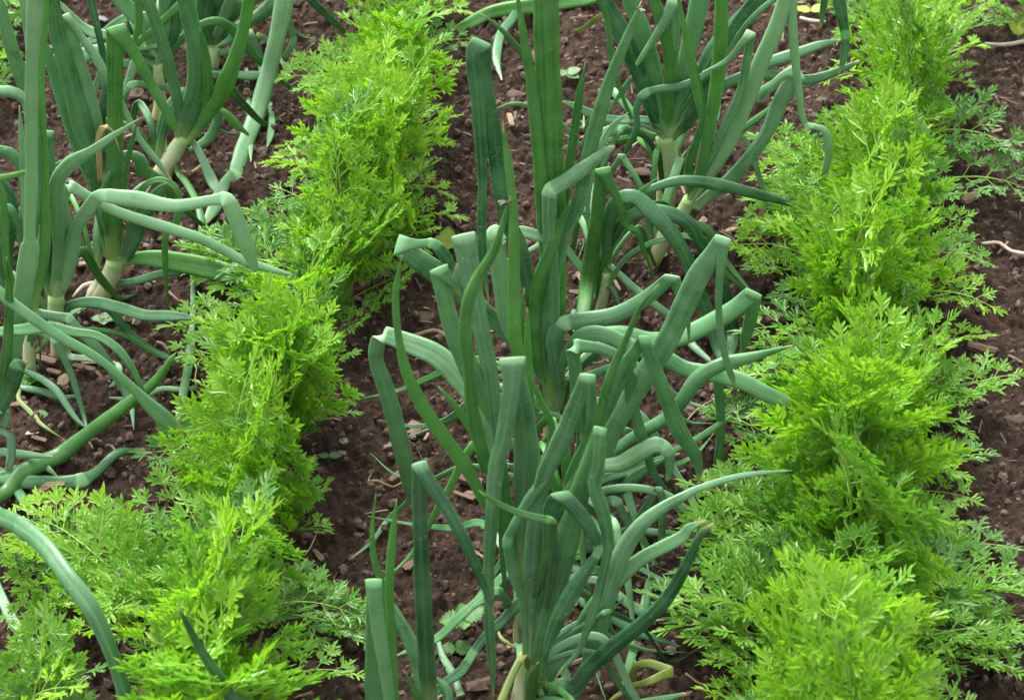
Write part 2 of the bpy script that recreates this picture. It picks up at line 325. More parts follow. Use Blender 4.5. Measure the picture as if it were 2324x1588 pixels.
# ------------------------------------------------------------------ onion leaves: hollow tubes that flatten and fold
TOK = re.compile(r'([A-IZ])(-?\d+),(-?\d+)(?:,(\d+))?([kg]*)(?:@(-?[\d.]+))?$')
def parse(path):
    out = []
    for tkn in path.split():
        m = TOK.match(tkn)
        if not m: raise ValueError('bad token ' + tkn)
        r, x, y, wd, fl, off = m.groups(); zx, zy = zpix(r, float(x), float(y))
        sc = 1.0 if r == 'Z' else ZS / 2.6465
        out.append([zx, zy, float(wd) * sc if wd else None, fl or '', float(off) / 100 if off else None])
    return out
def fill(vals, s):
    k = [i for i, v in enumerate(vals) if v is not None]
    if not k: return [10.0] * len(vals)
    return list(np.interp(s, [s[i] for i in k], [vals[i] for i in k]))
def spline(P, n_per=None, step=0.006):
    """centripetal-ish Catmull-Rom through P (list of np arrays of any dimension)"""
    P = [np.asarray(p, float) for p in P]
    if len(P) == 1: return P
    if len(P) == 2: Q = [2 * P[0] - P[1]] + P + [2 * P[1] - P[0]]
    else: Q = [2 * P[0] - P[1]] + P + [2 * P[-1] - P[-2]]
    out = []
    for i in range(1, len(Q) - 2):
        p0, p1, p2, p3 = Q[i - 1:i + 3]
        d = lambda a, b_: max(1e-5, np.linalg.norm((a - b_)[:3])) ** 0.5
        t0 = 0; t1 = d(p0, p1); t2 = t1 + d(p1, p2); t3 = t2 + d(p2, p3)
        n = max(2, int(np.linalg.norm((p2 - p1)[:3]) / step))
        for k in range(n):
            t = t1 + (t2 - t1) * k / n
            a1 = (t1 - t) / (t1 - t0) * p0 + (t - t0) / (t1 - t0) * p1; a2 = (t2 - t) / (t2 - t1) * p1 + (t - t1) / (t2 - t1) * p2; a3 = (t3 - t) / (t3 - t2) * p2 + (t - t2) / (t3 - t2) * p3
            b1 = (t2 - t) / (t2 - t0) * a1 + (t - t0) / (t2 - t0) * a2; b2 = (t3 - t) / (t3 - t1) * a2 + (t - t1) / (t3 - t1) * a3
            out.append((t2 - t) / (t2 - t1) * b1 + (t - t1) / (t2 - t1) * b2)
    out.append(P[-1]); return out
def nrm(v): return v / max(1e-9, np.linalg.norm(v))
NR = 14
def sweep(samples, keel=0.0):
    """samples: (pos, T, W, half width, half thickness, crease)"""
    V, F, al, ar, cr = [], [], [], [], []
    L = [0.0]
    for a, b_ in zip(samples, samples[1:]): L.append(L[-1] + np.linalg.norm(b_[0] - a[0]))
    tot = max(L[-1], 1e-6)
    for (p, T, W, hw, ht, c), l in zip(samples, L):
        Nn = nrm(np.cross(T, W))
        for k in range(NR):
            a = 2 * math.pi * k / NR; ca, sa = math.cos(a), math.sin(a)
            ca_ = math.copysign(abs(ca) ** 0.85, ca); d = ht * sa
            if keel and sa > 0: d *= (1 - keel * (1 - abs(ca)))          # shallow channel on one face
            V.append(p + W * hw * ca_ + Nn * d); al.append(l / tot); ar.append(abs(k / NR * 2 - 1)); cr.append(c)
    n = len(samples)
    for i in range(n - 1):
        for k in range(NR):
            k2 = (k + 1) % NR; F.append((i * NR + k, i * NR + k2, (i + 1) * NR + k2, (i + 1) * NR + k))
    F.append(tuple(range(NR - 1, -1, -1))); F.append(tuple((n - 1) * NR + k for k in range(NR)))
    return V, F, dict(along=al, around=ar, crease=cr)
def leaf_samples(path, base=None, d=0.0, flat=0.55, twist=0.0, start_w=None, lr=rnd, ground_all=False):
    pts = parse(path); px = [(p[0], p[1]) for p in pts]
    s = [0.0]
    for a, b_ in zip(px, px[1:]): s.append(s[-1] + math.hypot(b_[0] - a[0], b_[1] - a[1]))
    wd = fill([p[2] for p in pts], s)
    Y0 = base.y if base is not None else 0.0
    gr = [None if 'g' not in p[3] and not ground_all else ground_at(p[0], p[1]) for p in pts]
    off = [p[4] if p[4] is not None else None for p in pts]
    for i, g_ in enumerate(gr):
        if g_ is not None: off[i] = g_.y - Y0
    if off[0] is None: off[0] = 0.0
    if off[-1] is None: off[-1] = d
    off = fill(off, s)
    P3, HW = [], []
    for i, (zx, zy) in enumerate(px):
        hw0 = wd[i] / 2
        p = gr[i].copy() if gr[i] is not None else at_y(zx, zy, Y0 + off[i])
        lim = ghmax(p.x, p.y) + hw0 * mpx(p) * flat * 0.8 + 0.001
        if gr[i] is not None: p.z = lim
        elif p.z < lim and (i > 0 or base is None):
            p = at_z(zx, zy, lim)
            p.z = max(p.z, ghmax(p.x, p.y) + 0.002)
        P3.append(np.array(p)); HW.append(hw0 * mpx(p))
    # split at kinks
    segs, cur = [], [0]
    for i in range(1, len(pts)):
        cur.append(i)
        if 'k' in pts[i][3] and i < len(pts) - 1: segs.append(cur); cur = [i]
    segs.append(cur)
    raw = []
    for sg in segs: raw.append(spline([np.concatenate([P3[i], [HW[i]]]) for i in sg]))
    cam_p = np.array(CAMP)
    ph = [lr.uniform(0, 6.28) for _ in range(4)]; out = []; shift = np.zeros(3); prevW = None; acc = 0.0
    for si, rs in enumerate(raw):
        pos = [q[:3] + shift for q in rs]; n = len(pos)
        seg = []
        ldone = 0.0; cl = [0.0]
        for a, b_ in zip(pos, pos[1:]): cl.append(cl[-1] + np.linalg.norm(b_ - a))
        for i in range(n):
            T = nrm(pos[min(i + 1, n - 1)] - pos[max(i - 1, 0)]); V = nrm(pos[i] - cam_p)
            W = np.cross(T, V); sn = np.linalg.norm(W)
            W = W / sn if sn > 0.12 else (nrm(prevW - T * np.dot(prevW, T)) if prevW is not None else nrm(np.cross(T, [0, 0, 1.0])))
            if prevW is not None and np.dot(W, prevW) < 0: W = -W
            prevW = W
            a = twist * math.sin((acc + cl[i]) * 9 + ph[0]) + 0.12 * math.sin((acc + cl[i]) * 23 + ph[1])
            W2 = W * math.cos(a) + np.cross(T, W) * math.sin(a)
            hw = rs[i][3] * (1 + 0.035 * math.sin((acc + cl[i]) * 60 + ph[2]) + 0.02 * math.sin((acc + cl[i]) * 140 + ph[3]))
            ck = 0.0
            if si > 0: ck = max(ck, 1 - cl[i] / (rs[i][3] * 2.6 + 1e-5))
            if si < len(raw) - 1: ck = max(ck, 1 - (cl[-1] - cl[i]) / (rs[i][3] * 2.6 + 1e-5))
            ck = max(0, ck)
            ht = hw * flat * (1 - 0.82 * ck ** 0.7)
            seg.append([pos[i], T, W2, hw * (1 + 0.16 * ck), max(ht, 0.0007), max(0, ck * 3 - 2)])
        acc += cl[-1]
        if out:
            A, B = out[-1], seg[0]
            Ti, To = A[1], B[1]; cosang = float(np.dot(Ti, To)); Vv = nrm(A[0] - cam_p)
            if cosang < -0.25:          # a sharp fold: the blade doubles over a crease
                Pi, Po = nrm(Ti - Vv * np.dot(Ti, Vv)), nrm(To - Vv * np.dot(To, Vv))
                c = Pi + Po; pw = np.cross(Pi, Vv); pw = pw * (1 if np.dot(pw, c) >= 0 else -1)
                c = nrm(c + pw * max(0.0, 0.5 - np.linalg.norm(c))); A_W = A[2] if np.dot(A[2], c) >= 0 else -A[2]
                flip = np.dot(A[2], c) < 0
                c2 = -c if flip else c
                side = nrm(Vv) * (-1 if (si % 2) else 1)
                r = 0.0016
                if np.dot(seg[0][2], c2) < 0:
                    for q in seg: q[2] = -q[2]
                # ease widths toward the crease direction near the fold
                for q, lst in ((A, out), (B, seg)):
                    rngq = lst[-5:] if lst is out else lst[:5]
                    for j, z in enumerate(rngq):
                        k = (j + 1) / 5 if lst is out else 1 - j / 5
                        z[2] = nrm(z[2] * (1 - k) + c2 * k)
                p0 = A[0]
                for kk in (0.25, 0.5, 0.75):
                    aa = math.pi * kk; T = nrm(Ti * math.cos(aa) * 1.0 + side * math.sin(aa)) if kk < .5 else nrm(To * -math.cos(aa) + side * math.sin(aa))
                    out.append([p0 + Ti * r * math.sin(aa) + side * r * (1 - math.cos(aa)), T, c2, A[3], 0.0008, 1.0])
                dsh = side * r * 2; shift = shift + dsh
                for q in seg: q[0] = q[0] + dsh
                prevW = seg[-1][2]
                out += seg[1:] if len(seg) > 2 else seg
            else:
                Tm = nrm(Ti + To); Wm = nrm(A[2] + B[2])
                A[1] = B[1] = Tm; A[2] = Wm; A[4] = max(A[4], 0.0012)
                if len(out) > 2 and len(seg) > 3:      # buckled round a short bend, not a mitre
                    a_, c_, b_ = out[-2], out.pop(), seg[1]; P0, P1, P2 = a_[0], c_[0], b_[0]
                    for u in (.2, .4, .6, .8):
                        T_ = nrm((P1 - P0) * (1 - u) + (P2 - P1) * u); W_ = a_[2] * (1 - u) + b_[2] * u; W_ = nrm(W_ - T_ * np.dot(W_, T_))
                        out.append([(1 - u) ** 2 * P0 + 2 * u * (1 - u) * P1 + u * u * P2, T_, W_, c_[3] * (1 + .05 * math.sin(u * 15)), c_[4] * (1.25 - abs(u - .5)), c_[5]])
                out += seg[1:]
        else: out += seg
    return out
def add_leaf(parent, path, mat, name='leaf', base=None, start=None, seed=0, **kw):
    lr = random.Random(seed)
    sm = leaf_samples(path, base, lr=lr, **kw)
    if start is not None:
        p0 = np.array(start); a = sm[0]; dist = np.linalg.norm(a[0] - p0)
        if dist > 0.006:
            n = max(2, int(dist / 0.008)); pre = []
            for i in range(n):
                u = i / n; h = dist * 0.45
                b0, b1, b2, b3 = p0, p0 + np.array([0, 0, h * .7]), a[0] - a[1] * h, a[0]
                p = (1 - u) ** 3 * b0 + 3 * u * (1 - u) ** 2 * b1 + 3 * u * u * (1 - u) * b2 + u ** 3 * b3
                pre.append([p, None, a[2], a[3] * (0.75 + .25 * u), a[4] * (0.8 + .2 * u), 0.0])
            pre_pos = [q[0] for q in pre] + [a[0]]
            for i, q in enumerate(pre):
                q[1] = nrm(pre_pos[i + 1] - pre_pos[max(0, i - 1)]); q[2] = nrm(a[2] - q[1] * np.dot(a[2], q[1]))
            sm = pre + sm
    # keep the blade above the soil
    for q in sm[2:]:
        g_ = gh(q[0][0], q[0][1]) + 0.3 * q[4]
        if q[0][2] < g_: q[0] = np.array([q[0][0], q[0][1], g_])
    if len(sm) > 4 and sm[-1][3] > 0.0004 and kw.get('flat', 1) >= 0:
        q = sm[-1]
        for u, f in ((0.5, 0.7), (1.0, 0.05)):
            sm.append([q[0] + q[1] * min(q[3], 0.003) * u * 1.5, q[1], q[2], q[3] * f, q[4] * f, 0.0])
    V, F, at = sweep(sm, keel=lr.choice([0, 0.25, 0.7]))
    return mesh_obj(name, V, F, mat, parent, attrs=at)

MATS = dict(l=M_LEAF, f=M_FRESH, p=M_PALE, y=M_YEL, d=M_DRY)
def onion(name, label, base_tok, neck, leaves, group='onion plants in the two onion rows', bulb=1.25):
    """neck: path from the soil to where the leaves part; leaves: (path, material key, end offset cm, {options})"""
    b = parse(base_tok)[0]; base = ground_at(b[0], b[1]); base.z -= 0.004
    root = tag(empty(name, base), label, 'onion', group)
    sm = leaf_samples(neck, base, flat=0.9); tot = len(sm)
    for i, q in enumerate(sm):                     # slight swelling at the foot
        u = i / max(1, tot - 1); f = 1 + (bulb - 1) * math.exp(-((u - 0.12) / 0.22) ** 2); q[3] *= f; q[4] *= f
    V, F, at = sweep(sm); mesh_obj('neck', V, F, M_NECK, root, attrs=at)
    # torn papery skin round the foot
    pr = random.Random(len(label)); m_ = min(len(sm), max(4, int(len(sm) * pr.uniform(.45, .8)))); PV, PF = [], []; K = 11; a0 = pr.uniform(3.4, 5.4); aw = pr.uniform(2.4, 4.2)
    cut = [pr.uniform(.55, 1.0) for _ in range(K)]
    for j in range(m_):
        for k in range(K):
            jj = min(len(sm) - 1.001, j * cut[k]); q = sm[int(jj)]; a_ = a0 + aw * (k / (K - 1) - .5); Nn = nrm(np.cross(q[1], q[2])); e = 1.05 + .05 * pr.random() + (.10 if j == m_ - 1 else 0)
            PV.append(q[0] + q[2] * q[3] * e * math.cos(a_) + Nn * q[4] * e * math.sin(a_))
    for j in range(m_ - 1):
        for k in range(K - 1): PF.append((j * K + k, j * K + k + 1, j * K + K + k + 1, j * K + K + k))
    mesh_obj('papery_skin', PV, PF, M_SKIN, root)
    top = sm[-1][0] - sm[-1][1] * 0.006; hw = sm[-1][3]
    for i, lf in enumerate(leaves):
        path, mk = lf[0], lf[1]; d = (lf[2] if len(lf) > 2 else 0) / 100; kw = dict(lf[3]) if len(lf) > 3 else {}
        st = top + np.array([hw * 0.45 * math.sin(i * 2.4), hw * 0.45 * math.cos(i * 2.4), -0.002 * (i % 3)])
        if kw.pop('loose', 0): st = None
        kw.setdefault('flat', 0.42 + 0.22 * random.Random(i * 7 + len(path)).random()); kw.setdefault('twist', 0.22)
        lab = kw.pop('label', None)
        o = add_leaf(root, path, MATS[mk], base=base, start=st, seed=i * 31 + len(path), d=d, **kw)
        if lab: o['label'] = lab
    return root
def pix(p):
    d = p - CAMP; dp = d.y * _cp - d.z * _sp; up = d.y * _sp + d.z * _cp
    return PW / 2 + FPX * d.x / dp, PH / 2 - FPX * up / dp
def droopers(root, n, seed, az0=0, az1=360, z0=0.03):
    """thin older leaves that have sagged round the foot of an onion, some with a buckle"""
    r = random.Random(seed); b = root.location
    for i in range(n):
        a = R(az0 + (az1 - az0) * (i + r.uniform(.2, .8)) / n); L = r.uniform(.10, .21); hgt = r.uniform(.03, .11); w0 = r.uniform(34, 70) * ZS / 2.6465
        bend = r.uniform(-.7, .7); toks = []
        kk = r.random() < .3
        for u, hz in ((.0, z0 * .7), (.16, z0 + hgt * .6), (.42, z0 * .5 + hgt), (.62, hgt * .75 if kk else hgt * .6), (.82, .012), (1.0, .006)):
            aa = a + bend * u; p = Vector((b.x + math.cos(aa) * L * u, b.y + math.sin(aa) * L * u, hz)); x, y = pix(p)
            w_ = w0 * (.8 + .4 * u if u < .45 else 1.12 * (1.02 - u) / .57 + .05)
            toks.append('Z%d,%d,%d%s@%.1f' % (round(x), round(y), max(1, round(w_)), 'k' if kk and abs(u - .42) < .01 else '', (p.y - b.y) * 100))
        add_leaf(root, ' '.join(toks), MATS[r.choice('llpffp')], base=Vector((b.x, b.y, b.z)), seed=seed * 17 + i, flat=r.uniform(.35, .6), twist=.3)

# ------------------------------------------------------------------ the onions, middle row (front to back)
onion('onion_plant', 'onion cut off by the bottom edge, with a tall folded leaf and two spiky leaves',
 'Z985,1790', 'H610,1960,90 H590,1830,85 H570,1700,85', [
 ('H300,1750,100 H230,1588,115 H225,1200,112 H222,800,100k H240,1000,98 H278,1250,92 H330,1588,80 H390,1900,30', 'l', -6, dict(flat=.5)),
 ('H380,1700,60 H355,1588,75 H340,1200,72 H328,800,60 H350,500,52 H375,258,5', 'f', 1),
 ('H320,1500,50 H305,1150,50 H280,830,50 H230,680,45 H213,480,34 H237,225,4', 'f', 3),
 ('H595,1700,110 H590,1588,118 H570,1250,118 H550,900,112 H530,400,100 H522,30,92k H620,190,98 H740,380,88 H860,610,72 H960,850,55 H1035,1058,4', 'l', -5, dict(flat=.5)),
 ('H580,1650,100 H545,1500,100 H490,1260,105 H400,1080,85 H340,960,50 H310,880,10', 'l', 4),
 ('H560,1700,55 H520,1588,50 H480,1500,36 H420,1390,4', 'f', -2),
 ('H640,1720,80 H720,1588,80 H690,1500,60 H640,1440,20', 'l', 2),
 ('H500,1850,90 H-300,1700,90 G1560,1588,92 G1470,1470,84 G1350,1290,68 G1250,1110,48 G1178,970,4', 'l', -9),
 ('H480,1860,80 G2000,1750,80 G1760,1600,90 G1620,1505,80k G1570,1588,50 G1540,1680,20', 'p', -2)], bulb=1.15)

ONI = onion('onion_plant', 'onion with a white striped neck and a kinked yellow leaf at its foot',
 'H1200,1740', 'H1200,1740,110 H1190,1580,100 H1205,1400,85 H1225,1290,80', [
 ('H1225,1420,30 H1238,1330,40 H1210,1283,45k H1150,1400,52 H1070,1588,60 H1020,1700,40', 'y', -6, dict(label='yellow kinked leaf bent down to the soil', loose=1)),
 ('H1245,1250,80 H1262,900,112 H1280,600,116 H1300,350,112 H1370,60,115 E1430,1480,125 E1530,1250,120 E1635,980,95k E1650,1080,95 E1640,1290,90 E1600,1400,30', 'p', 2, dict(flat=.6)),
 ('H1240,1250,50 H1205,900,70 H1150,760,75 H1102,535,62k H1180,385,70 H1280,230,82 H1345,150,60 H1390,115,4', 'l', 1),
 ('H1270,1380,60 H1290,1250,60 H1320,1000,60 H1370,650,88 H1410,400,90 H1490,250,88 H1570,110,62 E1640,1490,70 E1700,1330,76 E1740,1150,74 E1800,950,64 E1900,720,45 E1990,520,30 E2110,370,4', 'f', 0),
 ('H1285,1450,90 H1340,1150,130 H1440,780,150 H1530,450,152 H1590,200,138 E1650,1560,118 E1720,1330,80k E1705,1580,98@-1 H1680,150,90 H1740,350,95 H1775,550,76 H1740,750,62 H1690,950,66 H1620,1160,50 H1560,1290,36 H1480,1370,28 H1420,1450,4', 'l', -4),
 ('H1300,1250,70 H1390,700,90 H1400,320,110 H1450,225,118k H1550,310,100 H1660,460,86 H1722,600,52k H1650,700,76@-3 H1540,870,112 H1430,1080,100 H1362,1280,45 H1368,1510,4', 'l', -4),
 ('H1480,1640,60 H1620,1420,100 H1700,1150,130 H1770,900,130 H1850,650,130 H1990,430,108 H2130,320,80 H2276,240,62 I120,192,50 I380,110,42 I560,85,30 I740,70,6', 'p', 9),
 ('H1320,1588,80 H1400,1400,102 H1560,1180,112 H1700,950,112 H1850,780,108 H2000,650,98 H2276,500,80 I60,450,60 I170,400,10', 'l', 6),
 ('H1430,1760,90 H1428,1588,112 H1450,1492,122k H1540,1500,110 H1640,1385,112 H1800,1240,106 H1990,1090,100 H2150,930,90 I20,740,78 I90,590,62 I150,480,45 I232,416,4', 'l', -5, dict(flat=.7)),
 ('H1290,900,40 H1400,520,46@-5 H1412,402,50k@-6 H1250,370,50@-6 H1130,330,46@-6 H1010,270,34@-6 H920,205,4', 'f', -6),
 ('H1250,1640,60 H1270,1480,76 H1295,1390,50 H1312,1335,6', 'f', -3),
 ('H1450,1600,40 H1900,1620,55 H2110,1588,55 I30,1545,20', 'l', -2)])
droopers(ONI, 9, 21, -50, 95)

ONI = onion('onion_plant', 'crowded onion whose folded leaf hangs in front of a dark upright tube, mid row',
 'H1195,1240', 'H1195,1250,80 H1180,1100,72 H1175,980,66 H1190,850,66', [
 ('H1200,700,70 H1210,400,115 H1222,100,150 E1235,1500,170 E1215,1250,150 E1185,1050,125 E1150,930,140 E1142,868,152k E1138,1000,130 E1105,1250,115 E1070,1450,108 H1042,0,110 H1010,300,102 H985,700,76 H990,1100,70 H1010,1400,44 H1015,1580,4', 'p', -7, dict(flat=.5)),
 ('H1180,800,50 H1100,520,62 H960,285,72 H870,110,82 E840,1588,98 E700,1400,96 E560,1200,90 E440,950,76 E385,700,52 E368,450,45 E385,300,28 E409,183,4', 'f', -5, dict(flat=.7)),
 ('H1190,800,40 H1020,200,55 E950,1480,60 E840,1290,50 E740,1150,42 E650,1048,4', 'f', 1),
 ('H1180,780,70 H1130,480,72 H1060,250,72 H1000,50,82 E985,1588,90 E920,1400,92 E870,1150,86 E850,900,82 E830,650,86 E850,480,86 E900,350,82 E1020,150,60 E1070,0,42 B1090,1420,24 B1128,1300,4', 'f', -3, dict(flat=.7)),
 ('H1190,900,60 H1120,500,70 E1000,1330,110 E820,1040,140 E650,850,148 E450,760,128 E270,695,100k E240,800,108 E245,900,104 E300,1050,112 E370,1300,120 E430,1560,108 H445,170,70 H460,255,40 H330,430,36g H200,570,28g H60,682,6g', 'p', 3, dict(flat=.35)),
 ('H1190,850,60 H1080,200,65 E1040,1350,72 E920,1050,142 E820,850,142 E740,650,130 E690,450,112 E655,275,112k E700,330,70 E760,380,50 E790,440,20', 'l', 2),
 ('H1190,850,60 H1080,100,70 E1030,1300,84 E1000,1000,102 E940,700,116 E880,400,126 E818,55,142k E850,160,110 E800,280,80 E750,370,40', 'p', 2, dict(flat=.4)),
 ('H1200,800,50 E1260,1350,60 E1250,1000,58 E1240,750,48 E1240,528,4', 'f', 3),
 ('H1200,800,40 E1240,1400,45 E1215,900,45 E1202,550,35 E1222,398,4', 'f', 4),
 ('H1230,700,50 H1255,300,52 E1405,1330,50 E1320,1130,40 E1250,960,8', 'f', 1),
 ('H1200,700,50 H1215,300,60 E1210,1300,75 E1180,850,76 E1155,700,90 E1150,400,82 E1150,0,66 B1150,1400,60 B1110,1050,50 B1076,803,4', 'f', 2, dict(flat=.7)),
 ('H1290,860,40 H1200,930,76 H1080,1060,70 H960,1170,66 H870,1290,56k H810,1390,72 H700,1470,62 H640,1545,30 H600,1600,8', 'l', -6),
 ('H1100,750,56 H960,890,64 H800,1030,64 H640,1180,55 H500,1240,40 H380,1290,10', 'l', -4),
 ('H1150,1100,36 H1110,950,52 H1055,862,52k H1000,880,50 H940,930,40 H850,990,8', 'l', -3),
 ('H1160,1000,26 H1120,1000,30 H1085,750,36 H1070,550,40 H1060,300,20 H1058,150,4', 'l', -5),
 ('H1030,1080,20 H1060,1170,24 H1110,1210,24 H1165,1245,10', 'y', -3, dict(loose=1))], bulb=1.1)
droopers(ONI, 5, 22, -70, 120)

ONI = onion('onion_plant', 'sprawling onion with one broad diagonal leaf folded at its top, beside the right carrots',
 'H1500,560', 'H1500,570,90 H1480,430,85 H1470,330,80', [
 ('H1480,500,70 H1560,320,90 E1740,1500,118 E1800,1350,130 E1950,1080,150 E2150,770,152 F26,520,150 F130,300,146 F282,70,100k F270,250,62 F255,450,46 F265,650,50 F300,850,48 F350,1000,36 F375,1062,4', 'p', -2, dict(flat=.35)),
 ('H1480,400,60 H1530,100,70 E1760,1200,92 E1870,950,110 E2008,725,62k E2060,870,92 E2130,1050,102 E2250,1350,110 F90,1480,86 F125,1600,56 I120,130,20', 'l', -3),
 ('H1470,350,60 E1600,1400,75 E1575,1150,82 E1560,960,92 E1535,778,92k E1700,792,80 E1830,845,78 E1905,940,74 E1930,1150,90 E1985,1350,80 E2040,1520,62 H2060,60,56 H2130,180,50 H2180,300,30', 'l', -1),
 ('H1480,400,50 H1560,200,60 E1850,1450,76 E2000,1350,90 E2180,1240,92 F20,1130,100 F130,985,102 F280,900,95 F450,860,80 F740,780,14', 'l', 4),
 ('H1480,450,60 H1520,250,80 E1760,1570,100 E1850,1560,120 E1980,1490,122 E2090,1430,102 E2168,1455,72k E2185,1560,60 H2170,120,40', 'p', -3),
 ('H1520,420,60 H1620,250,66 H1740,130,70 H1900,80,70 H2040,20,58 H2240,-40,14', 'l', 3),
 ('H1520,450,70 H1620,340,78 H1740,285,82 H1900,150,90 H2050,50,60 H2200,-30,10', 'l', 2),
 ('H1520,500,50 H1800,520,60 H1960,420,62 H2040,290,60 H2105,188,44k H2132,240,50 H2132,400,50 H2125,620,44', 'p', -3),
 ('H1520,450,50 H1700,300,70 H1830,262,64k H1890,390,54 H2000,520,50 H2060,610,16', 'p', -3),
 ('H1520,540,50 H1640,540,60 H1780,500,62 H1900,475,60 H2100,480,54 H2290,495,16', 'p', 1),
 ('H1520,560,60 H1620,590,66 H1750,560,60 H1880,500,20', 'l', -1),
 ('H1500,600,50 H1530,720,70 H1600,770,76 H1740,840,72 H1900,945,66 H2000,1010,66 H2080,1080,20', 'p', -7),
 ('H1450,700,40 H1470,880,56 H1620,960,70 H1800,1050,74 H2000,1150,64 H2240,1230,14', 'l', -8),
 ('H1530,520,30 H1600,490,32 H1760,390,30 H1902,306,4', 'p', -1),
 ('H2100,700,50 H2040,900,60 H1980,1130,64 H1920,1330,60 H1860,1535,12', 'l', -10, dict(loose=1)),
 ('H1560,520,40 H1620,700,30 H1600,830,30 H1560,960,12', 'p', -3),
 ('F-100,1500,40 F120,1390,48 F260,1300,40 F330,1250,12', 'l', 6, dict(loose=1)),
 ('F380,1565,6 F480,1520,26 F560,1490,36 F650,1455,16', 'f', 5, dict(loose=1)),
 ('F236,880,50@5 F250,1000,60 F270,1250,64 F265,1420,60 F242,1588,50 I230,60,20', 'l', 6, dict(loose=1))], bulb=1.1)
droopers(ONI, 12, 23, -110, 230)

ONI = onion('onion_plant', 'tallest onion, its broad ribbed leaf rising out of view beside a square folded leaf',
 'E1400,1480', 'E1400,1500,100 E1400,1350,110 E1400,1200,110', [
 ('E1410,1000,90 E1432,600,120 E1430,300,138 E1425,0,150 B1400,1100,165 B1385,800,178 B1370,400,172 B1362,0,168 B1350,-350,130', 'f', 2, dict(flat=.3)),
 ('E1380,1000,70 E1320,700,85 E1240,350,95 E1180,100,105 B1125,1500,112 B1070,1250,120 B1020,900,112 B965,500,80 B940,284,112k B895,330,112 B915,700,96 B942,1200,66 E937,0,62 E950,250,52 E985,490,6', 'l', -2, dict(flat=.35)),
 ('E1390,1000,70 E1370,300,90 B1345,1400,95 B1325,1150,96 B1298,850,86 B1260,500,72 B1200,150,48 B1160,-120,4', 'f', 1),
 ('E1380,1180,55 E1330,900,82 E1340,600,112 E1400,300,130 E1490,0,110 B1560,1400,92 B1620,1150,96 B1690,850,100 B1780,550,86 B1900,250,64 B1996,8,4', 'l', 0, dict(flat=.45)),
 ('E1375,1150,50 E1300,850,70 E1285,600,82 E1315,350,96 E1395,150,86 B1450,1500,68 B1500,1400,40 B1526,1326,4', 'f', -1),
 ('E1420,1000,50 B1480,1400,58 B1515,1100,62 B1555,850,62 B1590,600,52 B1623,412,4', 'f', 3),
 ('E1410,1000,80 E1405,500,95 E1392,100,100 B1385,1400,100 B1385,1260,100k B1450,1225,105 B1640,1095,95 B1760,1000,56 B1802,975,30', 'p', -1, dict(flat=.5)),
 ('E1390,1050,70 E1230,850,75 E1105,650,92 E1060,300,122 E1020,50,132k E1110,28,80 E1210,25,80 E1340,65,60 E1420,110,20', 'p', 0),
 ('E1440,1200,60 E1455,1050,74 E1430,880,100 E1415,720,112 E1470,628,92k E1600,612,108 E1800,580,112 E2000,480,102 E2192,322,88k E2245,420,66 E2300,600,40 E2310,760,10', 'p', -2, dict(flat=.4)),
 ('E1380,1050,60 E1240,850,80 E1050,640,110 E780,400,142 E560,240,150 E385,115,124k E520,105,60 E625,95,62k E690,180,80 E760,270,30', 'l', 2, dict(flat=.4)),
 ('E1430,1000,50 E1530,760,60 E1620,700,100 E1750,705,112 E1950,790,102 E2130,850,120 F30,930,112 F200,960,112 F400,1010,110 F560,1090,108 F700,1150,90 F800,1200,20', 'l', -10, dict(flat=.35)),
 ('E1430,1000,50 E1580,740,80 E1850,690,100 E2050,740,112 F-30,730,122 F150,655,130 F350,540,122 F482,430,100k F475,560,92 F430,740,66 F400,850,10', 'l', 2, dict(flat=.4)),
 ('E1430,1000,30 E1480,300,40 B1330,900,44 B1270,560,42 B1210,370,40 B1060,190,30 B925,86,4', 'f', 4),
 ('E1400,1000,20 B1400,900,24 B1290,730,28 B1200,690,28 B1120,692,26 B1030,720,4', 'f', 2),
 ('E1280,1260,50 E1350,1240,66 E1450,1260,66 E1580,1330,50 E1660,1400,14', 'p', -5, dict(loose=1)),
 ('E1450,1000,50 E1640,980,60 E1790,925,60 E1950,900,46 E2110,1000,16', 'l', -3)], bulb=1.1)
droopers(ONI, 8, 24, -60, 200)

ONI = onion('onion_plant', 'onion with a short cut whitish neck and two greyish leaves arching over rightward',
 'E1720,560', 'E1715,570,70 E1745,430,72 E1770,290,66', [
 ('E1555,830,80 E1590,690,92 E1640,350,110 B1690,1500,92 B1735,1122,86k B1850,1350,60 B1905,1500,46 E1965,20,42 E2010,150,34 E2092,352,6', 'f', -2, dict(loose=1)),
 ('E1690,540,30 E1740,280,60 E1800,30,52 B1830,1470,58 B1950,1310,48 B2097,1178,4', 'f', 0),
 ('B1765,1588,80 B1772,1480,100 B1850,1320,112 B1940,1298,102 B2050,1390,112 B2160,1500,112 F-20,90,102 F60,240,96 F130,420,92 F200,620,86 F250,830,60 F312,965,6', 'l', -5, dict(flat=.4)),
 ('B1800,1588,60 B1880,1460,90 B2030,1392,92 B2200,1420,92 C80,1500,92 F110,60,90 F190,180,86 F270,340,86 F330,560,92 F350,700,98 F325,870,66 F290,960,10', 'l', -4, dict(flat=.4)),
 ('E1780,240,40 E1950,400,54 E2100,520,55 F26,660,50 F80,770,56 F190,870,30', 'p', -4),
 ('E1780,240,30 B1820,1480,42 B1960,1300,50 B2110,1230,60 C0,1195,70 C150,1205,80 C330,1240,80 C560,1300,70 C820,1375,20', 'l', 2),
 ('E1740,380,30 E1800,400,44 E1850,510,20', 'l', -2),
 ('E1760,350,30 B1640,1450,30 B1680,1100,40 B1730,960,45 B1800,840,40 B1906,746,4', 'p', 2),
 ('E1700,460,30 E1620,300,50 E1530,180,50 E1480,60,20', 'l', 3)], bulb=1.1)
droopers(ONI, 5, 25, -40, 150)

